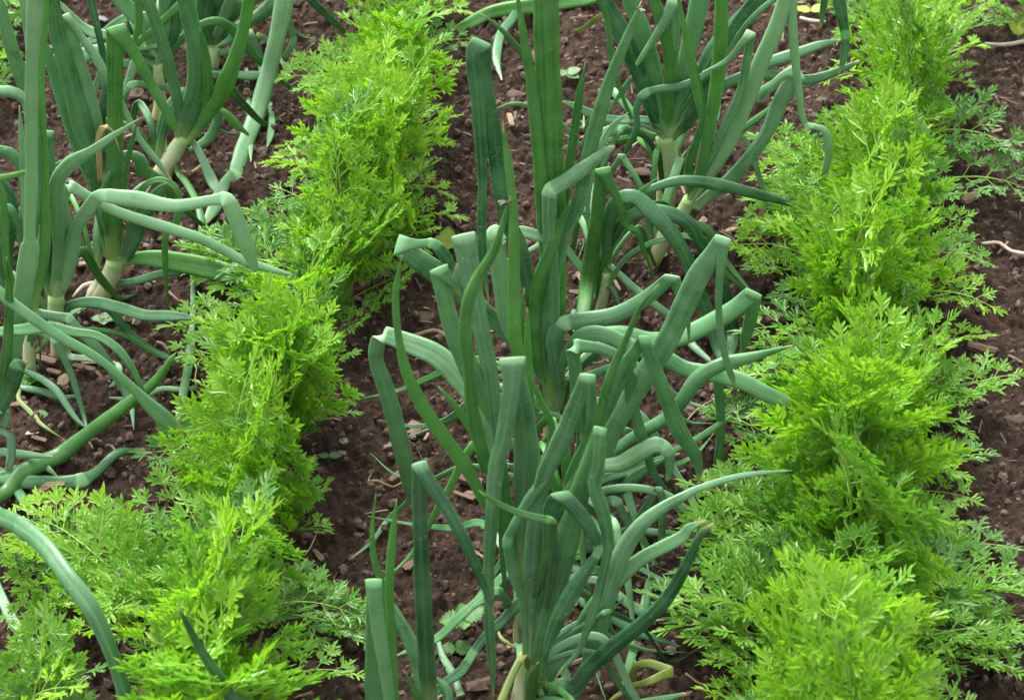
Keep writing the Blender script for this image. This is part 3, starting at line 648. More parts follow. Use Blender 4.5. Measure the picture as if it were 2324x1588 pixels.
ONI = onion('onion_plant', 'leaning onion with a long white neck and thick kinked tubes near the carrots',
 'E2055,250', 'E2055,260,80 E2105,150,92 E2165,20,100 C20,1400,96 C62,1310,80', [
 ('C110,1370,70 C200,1290,80 C330,1190,92 C520,960,92 C590,850,92 C680,640,110 C788,478,110k C700,490,66 C620,560,62 C560,600,70 C525,670,20', 'p', 1, dict(flat=.7)),
 ('C120,1260,60 C230,1080,108 C370,850,102 C450,650,102 C540,400,110 C630,200,112 C700,0,112 C740,-160,100k C745,0,66 C750,250,65 C780,550,52 C815,790,42 C835,832,34k C940,850,44 C985,980,56 C960,1130,44', 'p', 0, dict(flat=.7)),
 ('C100,1250,50 C150,1050,70 C170,850,66 C110,600,60 C50,300,50 C0,50,30 C-30,-150,4', 'f', -2),
 ('C150,1200,60 C190,900,72 C230,650,100 C265,350,96 C275,0,92 C282,-250,50', 'f', -1),
 ('C130,1200,50 C320,800,66 C400,620,66 C440,420,60 C470,220,60k C400,300,46 C300,410,42 C150,480,14', 'p', -2),
 ('C90,1280,30 C180,1080,40 C300,950,42 C450,830,50 C560,750,45 C656,658,4', 'f', 2),
 ('C80,1300,60 C60,1100,60 C120,900,50 C160,720,26 C100,400,12', 'f', -3)], bulb=1.15)
droopers(ONI, 5, 26, -20, 190)

ONI = onion('onion_plant', 'upright fan-shaped onion with a stout white striped neck below the top edge',
 'B2150,1380', 'B2150,1395,118 B2160,1250,124 B2165,1060,140 B2150,900,130', [
 ('B2110,850,72 B2000,550,110 B1880,250,120 B1750,0,112 B1690,-150,80', 'l', -1),
 ('B2150,850,70 B2080,480,110 B1980,150,122 B1920,0,112 B1890,-200,70', 'l', 2),
 ('B2160,820,60 B2180,400,80 B2115,100,80 B2080,0,72 B2060,-200,50', 'f', -2),
 ('B2190,850,70 B2240,600,112 C50,350,122 C130,0,122 C160,-250,70', 'l', 1),
 ('C0,850,70 C100,600,104 C220,350,132 C360,180,122 C500,30,112 C600,-100,80', 'l', 3),
 ('C-10,860,50 C260,450,50 C130,520,54 C0,575,58 B2110,590,56 B2005,618,54k B1960,720,42 B1965,830,45 B1910,970,36 B1850,1062,4', 'l', -3),
 ('B2180,700,60 B2210,300,72 B2215,0,82k B2120,190,62 B1970,418,30', 'p', -2),
 ('C20,850,50 C200,640,56 C420,500,70 C600,410,80 C780,350,76 C920,300,60 C1055,268,20', 'l', 2),
 ('C20,870,40 C300,560,60 C500,490,80 C690,510,72 C850,530,70 C1000,490,60 C1180,410,20', 'l', 1),
 ('C60,700,60 C500,0,80 C860,-220,90 C1030,-120,90k C1060,50,80 C1095,230,56k C1085,380,56 C1050,495,8', 'l', -2),
 ('C40,800,30 C500,100,40 C900,-150,45 C965,-60,45k C945,80,44 C930,180,14', 'l', 3),
 ('B2020,900,26 B1940,800,30 B1870,640,30 B1800,400,36 B1760,100,40 B1700,-80,20', 'f', -3),
 ('B2080,800,50 B1950,790,60 B1850,795,60 B1700,770,58 B1560,705,50 B1480,675,14', 'p', -2),
 ('B2060,900,50 B1900,860,66 B1760,870,66 B1700,900,12', 'l', -3),
 ('B1860,800,20 B1700,780,20 B1590,960,36 B1520,870,36 B1470,810,10', 'p', 1),
 ('B1760,90,34 B1690,130,36 B1620,180,28 B1526,208,4', 'y', 9, dict(loose=1)),
 ('B1680,890,5 B1740,800,20 B1800,700,20 B1900,560,44 B1925,510,20', 'l', -1)], bulb=1.1)
droopers(ONI, 6, 27, -30, 200)

onion('onion_plant', 'onion beyond the top edge whose thick leaf lies almost level behind the tallest onion',
 'B1900,-250', 'B1900,-240,100 B1890,-330,100 B1880,-400,90', [
 ('B1850,-250,80 B1700,-30,100 B1450,20,106 B1200,50,104 B1000,100,92 B840,165,70 B760,210,10', 'f', -5, dict(flat=.8)),
 ('B1500,30,40 B1200,60,60 B1130,140,64 B1060,270,62 B1035,420,56 B1070,545,10', 'l', -6)])

# ------------------------------------------------------------------ the onions, left row (front to back)
onion('onion_plant', 'onion beyond the left edge sending one long arching leaf over the lower carrots',
 'D-190,1480', 'D-190,1490,100 D-180,1400,100 D-170,1300,90', [
 ('G-320,100,70 G-330,330,90@-10 G-150,310,120@-17 G0,375,122@-23 G150,450,120@-27 G300,580,124@-30 G450,780,124@-33 G600,980,118@-35 G700,1180,108@-36 G780,1400,100@-37 G850,1640,90@-38 G880,1800,30', 'p', -38, dict(flat=.4)),
 ('G-280,250,70 G-100,280,90 G40,215,100 G150,120,112 D400,1500,112 D500,1420,102 D700,1270,92 D860,1150,86 D1000,1040,76 D1080,950,60 D1130,870,40 D1162,825,4', 'f', -2, dict(flat=.7)),
 ('G-200,100,60 G0,130,66 G200,150,90 G400,145,80 G542,140,92k G650,80,72 G780,20,62 D930,1475,30', 'l', 2),
 ('G-120,60,60 G40,120,60 G100,200,60 G160,270,70 G210,345,36', 'l', -4),
 ('G-150,80,50 G0,110,50 G120,60,50 G230,35,46 G320,60,44 G380,115,12', 'p', -3),
 ('G-200,200,50 G-100,650,60 G20,930,72 G110,1100,82 G212,1230,72k G200,1400,60 G165,1570,34', 'p', -12),
 ('G-100,150,60 G60,230,60 G105,160,40 G147,92,4', 'f', -3),
 ('D-140,1420,60 D0,1200,80 D70,1060,100 D120,912,100k D150,900,60 D180,885,10', 'l', -3, dict(flat=.4)),
 ('D-120,1480,46 D0,1330,56 D50,1250,52 D30,1200,46k D-60,1215,40 D-120,1260,10', 'p', -2),
 ('D-120,1450,46 D0,1345,46 D70,1380,52 D75,1480,58 D55,1588,50 G30,60,12', 'l', -5),
 ('D-160,1480,50 D0,1480,52 D200,1500,50 D345,1512,14', 'p', -4),
 ('D-120,1300,70 D40,1000,90 D100,760,112 D150,450,122 D200,100,122 A198,1588,92 A208,1200,86 A207,800,86 A212,400,88 A236,0,110 A250,-260,70', 'p', -2, dict(flat=.35)),
 ('D-120,1300,60 D0,1080,70 D32,950,72 D55,700,72 D60,400,50 D44,193,4', 'f', -5),
 ('D-120,1300,50 D-100,800,60 D-40,700,66 D150,672,80 D330,655,76 D500,690,62 D640,710,60 D780,800,58 D870,920,48 D940,1060,32 D1000,1200,36 D1060,1342,4', 'l', -6),
 ('D-150,1250,50 D-150,300,60 D-60,380,76 D100,510,80 D250,620,72 D400,720,66 D600,830,60 D750,940,58 D900,1080,68 D1000,1180,98 D1100,1270,108 D1195,1345,60', 'l', -8, dict(flat=.4))])

ONI = onion('onion_plant', 'onion with a pale slender neck at the left edge, round weeds at its foot',
 'D195,1020', 'D195,1030,84 D195,900,80 D190,720,74 D215,580,72', [
 ('D220,500,70 D285,200,82 A300,1588,72 A290,1200,72 A275,800,62 A270,400,62 A280,0,92 A290,-250,60', 'f', 0),
 ('D205,560,60 D190,200,80 A250,1200,82 A180,650,92 A80,330,92 A0,40,80 A-60,-120,30', 'l', 2),
 ('D230,560,70 D420,590,60 D455,592,56k D500,650,62 D600,750,72 D700,880,76 D790,1010,62 D860,1150,46 D886,1335,4', 'p', -4),
 ('D200,950,30 D160,940,40 D280,1000,50 D380,1080,50 D460,1200,45 D520,1280,30 D588,1332,4', 'l', -8),
 ('D190,1000,30 D150,1050,46 D280,1100,52 D400,1122,50 D525,1108,20', 'l', -4),
 ('D180,1000,20 D120,1120,30 D200,1220,36 D290,1310,26 D418,1394,4', 'y', -10),
 ('D170,560,50 D40,300,90 A60,1350,112 A-60,1150,110', 'l', 2),
 ('D180,560,50 D150,100,60 A130,1500,60 A60,1368,52k A20,1390,56 A0,1500,66 D-20,80,30', 'l', -2),
 ('D180,560,50 D60,300,50 A0,1240,46 A-60,1185,45k A0,1176,40 A130,1150,35 A242,1102,4', 'f', -5),
 ('D190,560,50 A150,1200,60 A135,1090,70 A60,1010,78 A-60,990,70', 'l', -1),
 ('D190,560,50 A240,900,60 A160,650,70 A60,605,82 A-60,600,60', 'p', -1),
 ('D200,560,40 A150,1050,44 A140,880,40 A128,700,4', 'p', -4),
 ('D210,560,40 A220,500,80 A190,150,82 A145,-60,60', 'p', 4),
 ('D60,400,50 D10,220,50 D60,215,60 D100,225,20', 'l', 1, dict(loose=1))], bulb=1.15)
droopers(ONI, 4, 31, -30, 120)

ONI = onion('onion_plant', 'onion with an orange foot, one leaf bent level and kinked down into the carrots',
 'D392,850', 'D392,860,100 D380,720,84 D372,560,112 D372,440,108', [
 ('D420,350,108 D470,150,112 D505,0,92 A590,1375,100 A655,1285,72k A780,1305,102 A900,1318,112 A1150,1362,92 A1400,1325,72 A1505,1310,84k A1560,1440,112 A1615,1588,112 D1645,150,108 D1685,270,50', 'p', -4, dict(flat=.4)),
 ('D400,300,80 A430,1500,92 A405,1320,100 A448,1220,72k A600,1310,72 A750,1390,72 A950,1460,76 A1150,1522,76 D1300,60,72 D1450,130,70 D1600,210,66 D1800,275,50 D1960,318,8', 'p', 1),
 ('D370,400,80 D395,150,92 A380,1450,92 A385,1190,108 A470,1080,100 A600,1000,62 A750,900,45 A926,783,4', 'p', -3),
 ('D370,400,50 D358,200,72 A352,1500,60 A345,1250,20', 'y', 2),
 ('D340,420,60 D290,250,92 A312,1500,100 A325,1200,92 A322,878,62k A300,960,50 A270,1100,10', 'l', 1),
 ('D440,760,50 D440,800,46 D455,855,42k D600,865,45 D800,908,32k D775,1030,40 D728,1097,4', 'p', -3, dict(loose=1)),
 ('D400,560,50 D480,505,62 D620,490,76 D800,530,80 D950,575,80 D1130,580,76 D1310,600,20', 'l', -3)], bulb=1.15)
droopers(ONI, 4, 32, -20, 190)

ONI = onion('onion_plant', 'onion with a fat pale bulb and a tall leaf whose flat top folds over',
 'D655,465', 'D650,475,150 D690,390,136 D740,300,120 D765,210,118', [
 ('D750,150,108 A750,1500,122 A755,1200,118 A762,800,108 A760,400,110 A766,183,118k A900,370,76 A1000,560,66 A1090,720,62 A1150,840,52 A1186,892,10', 'f', -1, dict(flat=.5)),
 ('D730,180,80 A640,1150,132 A560,900,132 A480,600,122 A400,300,112 A345,0,102 A315,-260,60', 'l', 1),
 ('D750,180,60 A690,1150,80 A640,850,92 A570,560,92 A490,300,82 A436,108,50k A520,225,50@2 A610,345,68 A700,500,60 A830,740,42 A930,930,42 A1050,1080,40 A1132,1192,12', 'p', -2),
 ('D730,180,60 A640,1250,92 A540,1020,102 A460,780,102 A370,520,92 A300,300,42 A258,180,4', 'l', 2),
 ('D800,225,50 D930,200,92 D1150,222,138 D1400,270,140 D1620,325,92 D1700,350,20', 'f', -3, dict(flat=.4)),
 ('D740,370,40 D900,350,52 D1050,310,60 D1200,285,42 D1290,280,8', 'l', -2),
 ('D820,220,70 D890,60,112 A925,1440,112 A1000,1350,102 A1070,1250,66 A1102,1212,6', 'l', -3),
 ('D820,180,36 A900,1350,42 A960,1225,42 A1060,1190,42 A1150,1230,45 A1190,1330,46 A1160,1480,50 D1100,40,46 D1095,250,40 D1113,535,8', 'f', -4),
 ('A770,1080,40 A820,1020,50 A920,1050,80 A950,1130,102 A1085,1180,20', 'p', 3),
 ('D780,180,26 A820,1270,34 A840,1100,36 A870,950,34 A912,796,4', 'f', -2),
 ('A660,1100,40 A655,900,42 A690,825,42k A740,860,16 A770,930,15 A795,1012,4', 'd', -1, dict(label='small leaf stub with a dried brown tip')),
 ('A690,1200,50 A680,700,50 A700,500,46 A590,-60,50', 'l', 5, dict(loose=1))], bulb=1.15)
droopers(ONI, 4, 33, 0, 190)

ONI = onion('onion_plant', 'leaning onion with a creamy white neck and a stout wavy dark leaf, left row',
 'A1055,1195', 'A1055,1205,120 A1095,1110,114 A1160,1000,110 A1225,900,96', [
 ('A1210,900,80 A1240,780,142 A1300,600,150 A1300,350,132 A1250,100,122 A1215,-100,112 A1200,-300,60', 'l', 0, dict(flat=.6)),
 ('A1250,920,62 A1370,760,102 A1470,600,122 A1550,400,102 A1610,200,82 A1645,0,72 A1660,-200,30', 'f', -1, dict(flat=.6)),
 ('A1310,770,60 A1375,600,62 A1365,400,60 A1340,260,40 A1320,188,4', 'f', -2),
 ('A1250,1000,42 A1370,930,70 A1430,830,62 A1445,690,30', 'l', 2),
 ('A1180,900,52 A1168,650,72 A1110,400,82 A1040,180,82 A970,-20,72 A900,-220,30', 'p', -2),
 ('A1175,1000,30 A1172,1130,36 A1230,1240,45 A1300,1340,50 A1335,1480,46 A1325,1600,8', 'f', -5),
 ('A1290,960,50 A1320,1010,54 A1360,1100,62 A1410,1210,72 A1460,1300,16', 'p', -4),
 ('A1350,700,50 A1480,745,52 A1550,810,60 A1640,890,20', 'f', 1),
 ('A1090,1000,40 A1080,900,40 A1110,780,30', 'f', 2)], bulb=1.2)
droopers(ONI, 4, 34, -20, 200)

ONI = onion('onion_plant', 'onion with a reddish skinned foot, standing behind the leaning white-necked onion',
 'A1050,790', 'A1050,800,90 A1060,700,76 A1055,560,64 A1042,420,60', [
 ('A1045,400,50 A1090,200,72 A1085,0,72 A1080,-200,40', 'l', 1),
 ('A1030,400,50 A970,200,92 A800,0,112 A700,-140,60', 'l', 1),
 ('A1060,400,50 A1150,200,102 A1175,0,102 A1190,-200,60', 'l', 2),
 ('A1020,380,40 A880,330,60 A700,330,92 A500,380,112 A330,395,50', 'l', -3),
 ('A1000,330,40 A880,270,60 A720,232,62 A620,220,72 A540,170,52 A430,60,40 A380,0,10', 'p', 3),
 ('A1000,380,30 A890,320,44 A1000,210,46 A1170,50,50 A1260,-40,30', 'f', 0),
 ('A1000,420,40 A910,380,56 A870,480,56 A820,645,46 A800,720,10', 'p', -3),
 ('A1040,300,40 A900,320,30 A920,150,50 A912,0,50 A900,-150,20', 'f', -2),
 ('A1250,612,46 A1100,580,50 A960,560,50 A872,555,45k A800,640,40 A740,740,12', 'l', -4, dict(loose=1))], bulb=1.2)
droopers(ONI, 4, 35, 0, 200)

ONI = onion('onion_plant', 'farthest onion of the left row, one long leaf drooping down to the soil',
 'A1390,450', 'A1390,460,110 A1390,390,110 A1400,320,110', [
 ('A1390,300,110 A1350,150,132 A1370,-40,132 A1380,-300,80', 'l', -1),
 ('A1420,300,70 A1430,120,122 A1500,-50,122 A1540,-250,80', 'l', 1),
 ('A1430,250,60 A1560,80,72 A1680,0,72 A1800,-80,50', 'f', 0),
 ('A1440,260,50 A1600,170,80 A1720,100,92 A1830,0,102 A1900,-80,80', 'l', 3),
 ('A1420,300,50 A1490,170,60 A1550,180,60 A1540,250,66 A1440,310,20', 'p', -3),
 ('A1400,360,40 A1490,345,50 A1590,340,46 A1650,350,10', 'p', -3),
 ('A1640,200,60 A1690,330,72 A1730,430,60 A1720,520,14', 'l', -3, dict(loose=1)),
 ('A1390,470,40 A1500,490,46 A1700,500,60 A1760,495,12', 'l', -3),
 ('A1430,250,60 A1560,-60,92 A1720,-280,112 A1880,-200,122k A1878,0,122 A1832,250,112 A1772,500,112 A1700,750,112 A1605,1020,112 A1560,1170,82k A1490,1280,84 A1425,1410,92 A1360,1495,40', 'p', -16, dict(flat=.5)),
 ('A1700,230,30 A1780,280,40 A1890,470,20', 'l', 1, dict(loose=1)),
 ('A1850,-60,40 A1880,60,44 A1950,270,40k A1900,350,40 A1870,390,20', 'l', -1, dict(loose=1)),
 ('A1760,640,20 A1800,800,44 A1790,900,46 A1770,1000,8', 'p', -3, dict(loose=1)),
 ('A1670,900,30 A1660,1000,40 A1665,1120,6', 'p', -5, dict(loose=1))], bulb=1.1)
droopers(ONI, 5, 36, -30, 210)

# loose withered leaves that lie about
def loose(label, path, mk, flat=0.35, ground=True):
    pts = parse(path); g = ground_at(pts[0][0], pts[0][1]); 
    V, F, at = sweep(leaf_samples(path, g, flat=flat, ground_all=ground))
    tag(mesh_obj('fallen_leaf', V, F, MATS[mk], attrs=at), label, 'dead leaf')
loose('long pale withered onion leaf lying upright beside the left-hand carrots', 'D1190,1340,50 D1225,1120,60 D1260,900,60 D1275,700,44 D1285,500,36 D1275,380,24 D1258,305,4', 'p')
loose('grey withered leaf lying level on the soil, crossed by a green onion leaf', 'D1310,1100,30 D1200,1110,36 D1080,1130,34 D900,1150,40 D715,1172,6', 'p')
loose('thin golden dead leaf end curled on the soil by the hanging leaf', 'H420,170,14 H350,205,16 H250,205,16 H190,170,12 H210,110,8', 'd')
loose('flat pale dead leaf on the soil at the bottom edge, right of the nearest onion', 'H645,1190,26 H680,1320,46 H740,1450,60 H800,1600,60', 'p')
loose('yellow bent leaf curled up from the soil at the lower edge beside the carrots', 'H1995,1580,50@1 H1935,1450,54@1 H1955,1375,56@1 H2040,1345,60 H2190,1398,66k@-1 H2050,1462,50@-2 H1900,1540,42g H1770,1625,16g', 'y', 0.3, False)
loose('yellow dried leaf on the soil below the creamy-necked onion', 'A1200,1180,14 A1270,1165,22 A1340,1120,18 A1385,1055,4', 'd')

# ------------------------------------------------------------------ carrots: feathery fronds, thrice divided
def frond_meshes(seed, pairs=6, blade=0.60, arch=0.16, lob=1.0, open_=1.0, split=1.0):
    """unit chord along +X, arch toward +Z; returns (blade mesh data, stalk mesh data)"""
    r = random.Random(seed)
    P0, P1, P2, P3 = np.array([0, 0, 0.]), np.array([.32, 0, arch * 1.1]), np.array([.72, r.uniform(-.04, .04), arch * 1.2]), np.array([1., 0, 0.])
    def curve(u): return (1 - u) ** 3 * P0 + 3 * u * (1 - u) ** 2 * P1 + 3 * u * u * (1 - u) * P2 + u ** 3 * P3
    def tang(u): return nrm(curve(min(1, u + .01)) - curve(max(0, u - .01)))
    V, F, A = [], [], []
    SV, SF = [], []
    def stick(a, b_, ra, rb):
        T = nrm(b_ - a); X = nrm(np.cross(T, [0.13, 0.4, 0.9])); Y = np.cross(T, X); o = len(SV)
        for p, q in ((a, ra), (b_, rb)):
            for k in range(4):
                an = math.pi / 2 * k; SV.append(p + X * q * math.cos(an) + Y * q * math.sin(an))
        for k in range(4): SF.append((o + k, o + (k + 1) % 4, o + 4 + (k + 1) % 4, o + 4 + k))
    def lobe(p, d, n, l, wd):
        """lance-shaped lobe from p along d; n = blade normal; wd half width"""
        s = nrm(np.cross(n, d)); c = r.uniform(-.3, .4); nn = nrm(n + s * r.uniform(-.45, .45)); s = nrm(np.cross(nn, d))
        o = len(V); rv = r.random(); b1, b2 = r.uniform(-.06, .06), r.uniform(-.12, .12)
        p1, p2 = p + d * l * .42 + nn * l * c * .05 + s * l * b1, p + d * l * .74 + nn * l * c * .14 + s * l * (b1 + b2) * .8
        pt = p + d * l + nn * l * c * .34 + s * l * b2
        for q in (p - s * wd * .72, p + s * wd * .72, p1 - s * wd * .95 + nn * wd * .3, p1 - nn * wd * .12, p1 + s * wd * .95 + nn * wd * .3, p2 - s * wd * .86 + nn * wd * .3, p2 - nn * wd * .1, p2 + s * wd * .86 + nn * wd * .3, pt): V.append(q); A.append(rv)
        F.extend(((o, o + 3, o + 2), (o, o + 1, o + 3), (o + 1, o + 4, o + 3), (o + 2, o + 3, o + 6, o + 5), (o + 3, o + 4, o + 7, o + 6), (o + 5, o + 6, o + 8), (o + 6, o + 7, o + 8)))
    W0 = 0.0070 * lob
    def fan(p, d, n, l):
        """a leaflet cut into short pointed lobes along a broad body"""
        s = nrm(np.cross(n, d)); wd = W0 * r.uniform(.88, 1.15); l = max(l, .075 * lob)
        k = 3 if l > .105 * lob else 2
        for sg in (-1, 1):
            for i in range(k):
                if r.random() < .05: continue
                an = (.80 - .10 * i) * r.uniform(.8, 1.15); u = .16 + (.52 / k) * (i + .35 * (sg > 0))
                lobe(p + d * l * u, nrm(d * math.cos(an) + s * sg * math.sin(an) + n * r.uniform(-.10, .2)), nrm(n + s * r.uniform(-.25, .25)), max(l * (.50 - .30 * u), .034 * lob) * r.uniform(.85, 1.15), wd * .92)
        lobe(p, nrm(d + s * r.uniform(-.08, .08)), n, l, wd * 1.15)
    def pinna(p, d, n, l):
        s = nrm(np.cross(n, d)); droop = r.uniform(-.15, .3)
        m = max(1, int(round(l / (.080 * lob)))); prev = p; pd = d
        for i in range(m):
            u = (i + .85) / (m + .55); q = p + d * l * u - n * l * droop * u * u * .5
            stick(prev, q, .0040 * (1.2 - u), .0040 * (1.1 - u) + .0008); dd = nrm(q - prev); prev = q; pd = dd
            pl = (l * .34 * (1 - u) ** .6 + .052 * lob) * r.uniform(.85, 1.15)
            for sg in (-1, 1):
                if r.random() > .04: fan(q, nrm(dd * .85 + s * sg * .75 + n * r.uniform(-.15, .3)), nrm(n + s * sg * -.25 + dd * r.uniform(-.2, .2)), pl)
        fan(prev, pd, n, (.085 + l * .08) * lob)
    u0 = 1 - blade
    N_ = 12; pr = curve(0)
    for i in range(1, N_ + 1):
        u = i / N_; q = curve(u); stick(pr, q, .0112 * lob ** .5 * (1 - .8 * (u - 1 / N_)), .0112 * lob ** .5 * (1 - .8 * u)); pr = q
    for i in range(pairs):
        u = u0 + (1 - u0) * (i / pairs) ** .85 * .98
        T = tang(u); n = nrm(np.cross(T, [0, 1, 0]))
        if n[2] < 0: n = -n
        f = 1 - (i / pairs); l = blade * .56 * f ** .75 * r.uniform(.9, 1.1)
        for sg in (-1, 1):
            if r.random() < .03: continue
            d = nrm(T * (.50 + .40 * i / pairs) + np.array([0, sg, 0]) * .85 * open_ + n * (.25 + r.uniform(-.22, .25)))
            nn = nrm(n - np.array([0, sg, 0]) * .35 + T * r.uniform(-.2, .2)); nn = nrm(nn - d * np.dot(nn, d))
            pinna(curve(min(1, u + r.uniform(-.01, .01))), d, nn, max(l * r.uniform(.88, 1.1), .05))
    T = tang(1); n = np.array([0, 0, 1.]); n = nrm(n - T * np.dot(n, T)); fan(curve(.96), T, n, .12 * lob)
    return (V, F, A), (SV, SF)
VARIANTS = []
def make_variant(i, **kw):
    (V, F, A), (SV, SF) = frond_meshes(100 + i, **kw)
    per = []
    for mi in range(3):
        if mi == 0:
            me = bpy.data.meshes.new('frond'); me.from_pydata([tuple(v) for v in V], [], F); a = me.attributes.new('lobe', 'FLOAT', 'POINT'); a.data.foreach_set('value', A); me.update()
        else: me = per[0].copy()
        me.materials.clear(); me.materials.append(M_CAR[mi]); per.append(me)
    ms = bpy.data.meshes.new('stalk'); ms.from_pydata([tuple(v) for v in SV], [], SF); ms.polygons.foreach_set('use_smooth', [True] * len(SF)); ms.materials.append(M_STALK); ms.update()
    VARIANTS.append((per, ms))
for i in range(12): make_variant(i, pairs=5 + i % 3, blade=(.58, .66, .62)[i % 3], arch=(.06, .14, .22, .10)[i % 4], lob=(1.14, 1.36)[(i // 3) % 2], open_=(.8, 1.0, 1.15)[(i // 2) % 3])
for i in range(7): make_variant(20 + i, pairs=4 + i % 2, blade=(.60, .68)[i % 2], arch=(.08, .18, .26)[i % 3], lob=(1.45, 1.7)[i % 2], open_=(.9, 1.1)[(i // 2) % 2])
def frond(plant, base, tip, mi, vr, roll=0.0):
    """a frond of PLANT from BASE (world) to TIP (world)"""
    c = tip - base; L = c.length; X = c.normalized(); up = Vector((0, 0, 1))
    if X.z > .93:
        rad = Vector((X.x, X.y, 0)); rad = rad.normalized() if rad.length > .05 else Vector((math.cos(vr), math.sin(vr), 0)); Z = -rad + up * .1
    else: Z = up.copy()
    Z = (Z - X * Z.dot(X)).normalized(); Z.rotate(Matrix.Rotation(roll, 3, X)); Y = Z.cross(X)
    per, ms = VARIANTS[vr % 12 if L > .15 else 12 + vr % 7]
    o = bpy.data.objects.new('frond', per[mi]); COL.objects.link(o); o.parent = plant
    M = Matrix((X, Y, Z)).transposed().to_4x4() @ Matrix.Scale(L, 4); M.translation = base - plant.location
    o.matrix_local = M
    s = bpy.data.objects.new('stalk', ms); COL.objects.link(s); s.parent = o
    return o
def inside(poly, x, y):
    c = False; j = len(poly) - 1
    for i in range(len(poly)):
        (xi, yi), (xj, yj) = poly[i], poly[j]
        if (yi > y) != (yj > y) and x < (xj - xi) * (y - yi) / (yj - yi) + xi: c = not c
        j = i
    return c
def edge_dist(poly, x, y):
    best = 1e9
    for (x1, y1), (x2, y2) in zip(poly, poly[1:] + poly[:1]):
        dx, dy = x2 - x1, y2 - y1; t = max(0, min(1, ((x - x1) * dx + (y - y1) * dy) / (dx * dx + dy * dy + 1e-9)))
        best = min(best, math.hypot(x - x1 - t * dx, y - y1 - t * dy))
    return best
def carrot_row(poly, line, spots, group, seed, hmax=0.21, gap=62, inner=0.75, mounds=()):
    """poly: outline of the foliage in the photo; line: where the row meets the soil; spots: (fraction along line, label)"""
    r = random.Random(seed); plants = []
    for u, label in spots:
        i = min(int(u * (len(line) - 1)), len(line) - 2); f = u * (len(line) - 1) - i
        zx = line[i][0] * (1 - f) + line[i + 1][0] * f; zy = line[i][1] * (1 - f) + line[i + 1][1] * f
        g = ground_at(zx + r.uniform(-26, 26), zy); g.z -= .004
        plants.append((tag(empty('carrot_plant', g), label, 'carrot', group), []))
    xs = [p[0] for p in poly]; ys = [p[1] for p in poly]; pts = []; tries = 0
    while tries < 9000:
        tries += 1; x, y = r.uniform(min(xs), max(xs)), r.uniform(min(ys), max(ys))
        if not inside(poly, x, y): continue
        e = edge_dist(poly, x, y); g_ = gap * (0.92 if e < 60 else 1.0) * (.8 + .25 * max(0, (y - 300) / 1300))
        if e < 5: continue
        if any((x - a) ** 2 + (y - b_) ** 2 < g_ * g_ for a, b_, _ in pts): continue
        pts.append((x, y, e))
    for x, y, e in pts:
        k = min(1, (e + 8) / 120); k = k * k * (3 - 2 * k)
        for layer in (0, 1):
            if layer == 1 and (e < 55 or r.random() > .45 * inner): continue
            T0 = at_z(x, y, hmax * .6); dn = min(math.hypot(q[0].location.x - T0.x, (q[0].location.y - T0.y) * 1.3 + .03) for q in plants)
            mo = 1.0
            if mounds:
                near = min(range(len(plants)), key=lambda j: (plants[j][0].location.x - T0.x) ** 2 * .3 + (plants[j][0].location.y - T0.y) ** 2); mo = mounds[min(near, len(mounds) - 1)]
            h = .035 + (hmax * mo - .035) * k * r.uniform(.70, 1.16) * (1.10 - .62 * min(1, dn / .085) ** 2)
            if layer: h *= r.uniform(.35, .75)
            T = at_z(x + r.uniform(-12, 12) * layer, y, h)
            # the plant it grows from: the nearest foot, leaning out a little
            best = min(plants, key=lambda q: (q[0].location.x - T.x) ** 2 * .6 + (q[0].location.y - T.y) ** 2 + len(q[1]) * .00004)
            if len(best[1]) > 95: continue
            b = best[0].location; a = math.atan2(T.y - b.y, T.x - b.x); base = Vector((b.x + .010 * math.cos(a) * r.random(), b.y + .010 * math.sin(a) * r.random(), b.z))
            L = (T - base).length
            if L < .07: continue
            young = layer == 0 and r.random() < (.62 if h > .14 else .25)
            mi = 0 if young else (2 if r.random() < (.45 if layer else .22) else 1)
            best[1].append(frond(best[0], base, T, mi, r.randrange(84), r.uniform(-.5, .5)))
    for q in plants:
        if not q[1]: bpy.data.objects.remove(q[0])
    return [q for q in plants if q[1]]

LEFT = [(760, -120), (735, 10), (790, 90), (610, 170), (690, 240), (618, 330), (590, 430), (560, 480), (610, 560), (530, 640), (380, 715), (400, 800), (440, 900), (430, 960), (300, 1015), (360, 1110), (370, 1150),
        (190, 1160), (210, 1240), (300, 1300), (280, 1420), (290, 1588), (290, 1760), (640, 1760), (650, 1560), (640, 1430), (700, 1400), (690, 1310), (755, 1200), (715, 1150), (800, 1085), (725, 1020), (740, 960), (835, 930), (765, 870), (815, 840), (860, 730), (825, 685), (960, 655), (985, 570), (1085, 480),
        (1000, 400), (1045, 330), (1010, 290), (1062, 240), (1010, 200), (1115, 110), (1060, 60), (1060, -120)]
LLINE = [(470, 1830), (500, 1560), (560, 1280), (640, 1010), (740, 780), (815, 600), (865, 400), (900, 220), (915, 60)]
LSPOTS = [(.0, 'carrot plant at the very front of the left carrot row, cut by the bottom edge'),
 (.10, 'carrot plant of the left row behind the dark pointed onion leaf tip at the bottom'),
 (.19, 'lush lime carrot plant filling the lower middle of the left row'),
 (.28, 'carrot plant of the left row whose low fronds spill over the bare middle path'),
 (.36, 'carrot plant of the left row with bright fronds pointing at the kinked level leaf'),
 (.43, 'carrot plant of the left row beside the long pale withered leaf'),
 (.50, 'carrot plant halfway up the left row, with coarse broad fronds on its right side'),
 (.57, 'low carrot plant of the left row just below the bent level onion leaf'),
 (.64, 'dark green carrot plant of the left row with bare thin stalks at its foot'),
 (.71, 'large carrot plant of the left row beside the onion leaf drooping to the soil'),
 (.78, 'tall bright carrot plant of the left row, beside the square folded leaf'),
 (.85, 'carrot plant of the left row with fronds reaching left over the upper soil path'),
 (.93, 'carrot plant of the left row second from the top edge, small dense fronds'),
 (1., 'carrot plant at the far end of the left row, at the top edge')]
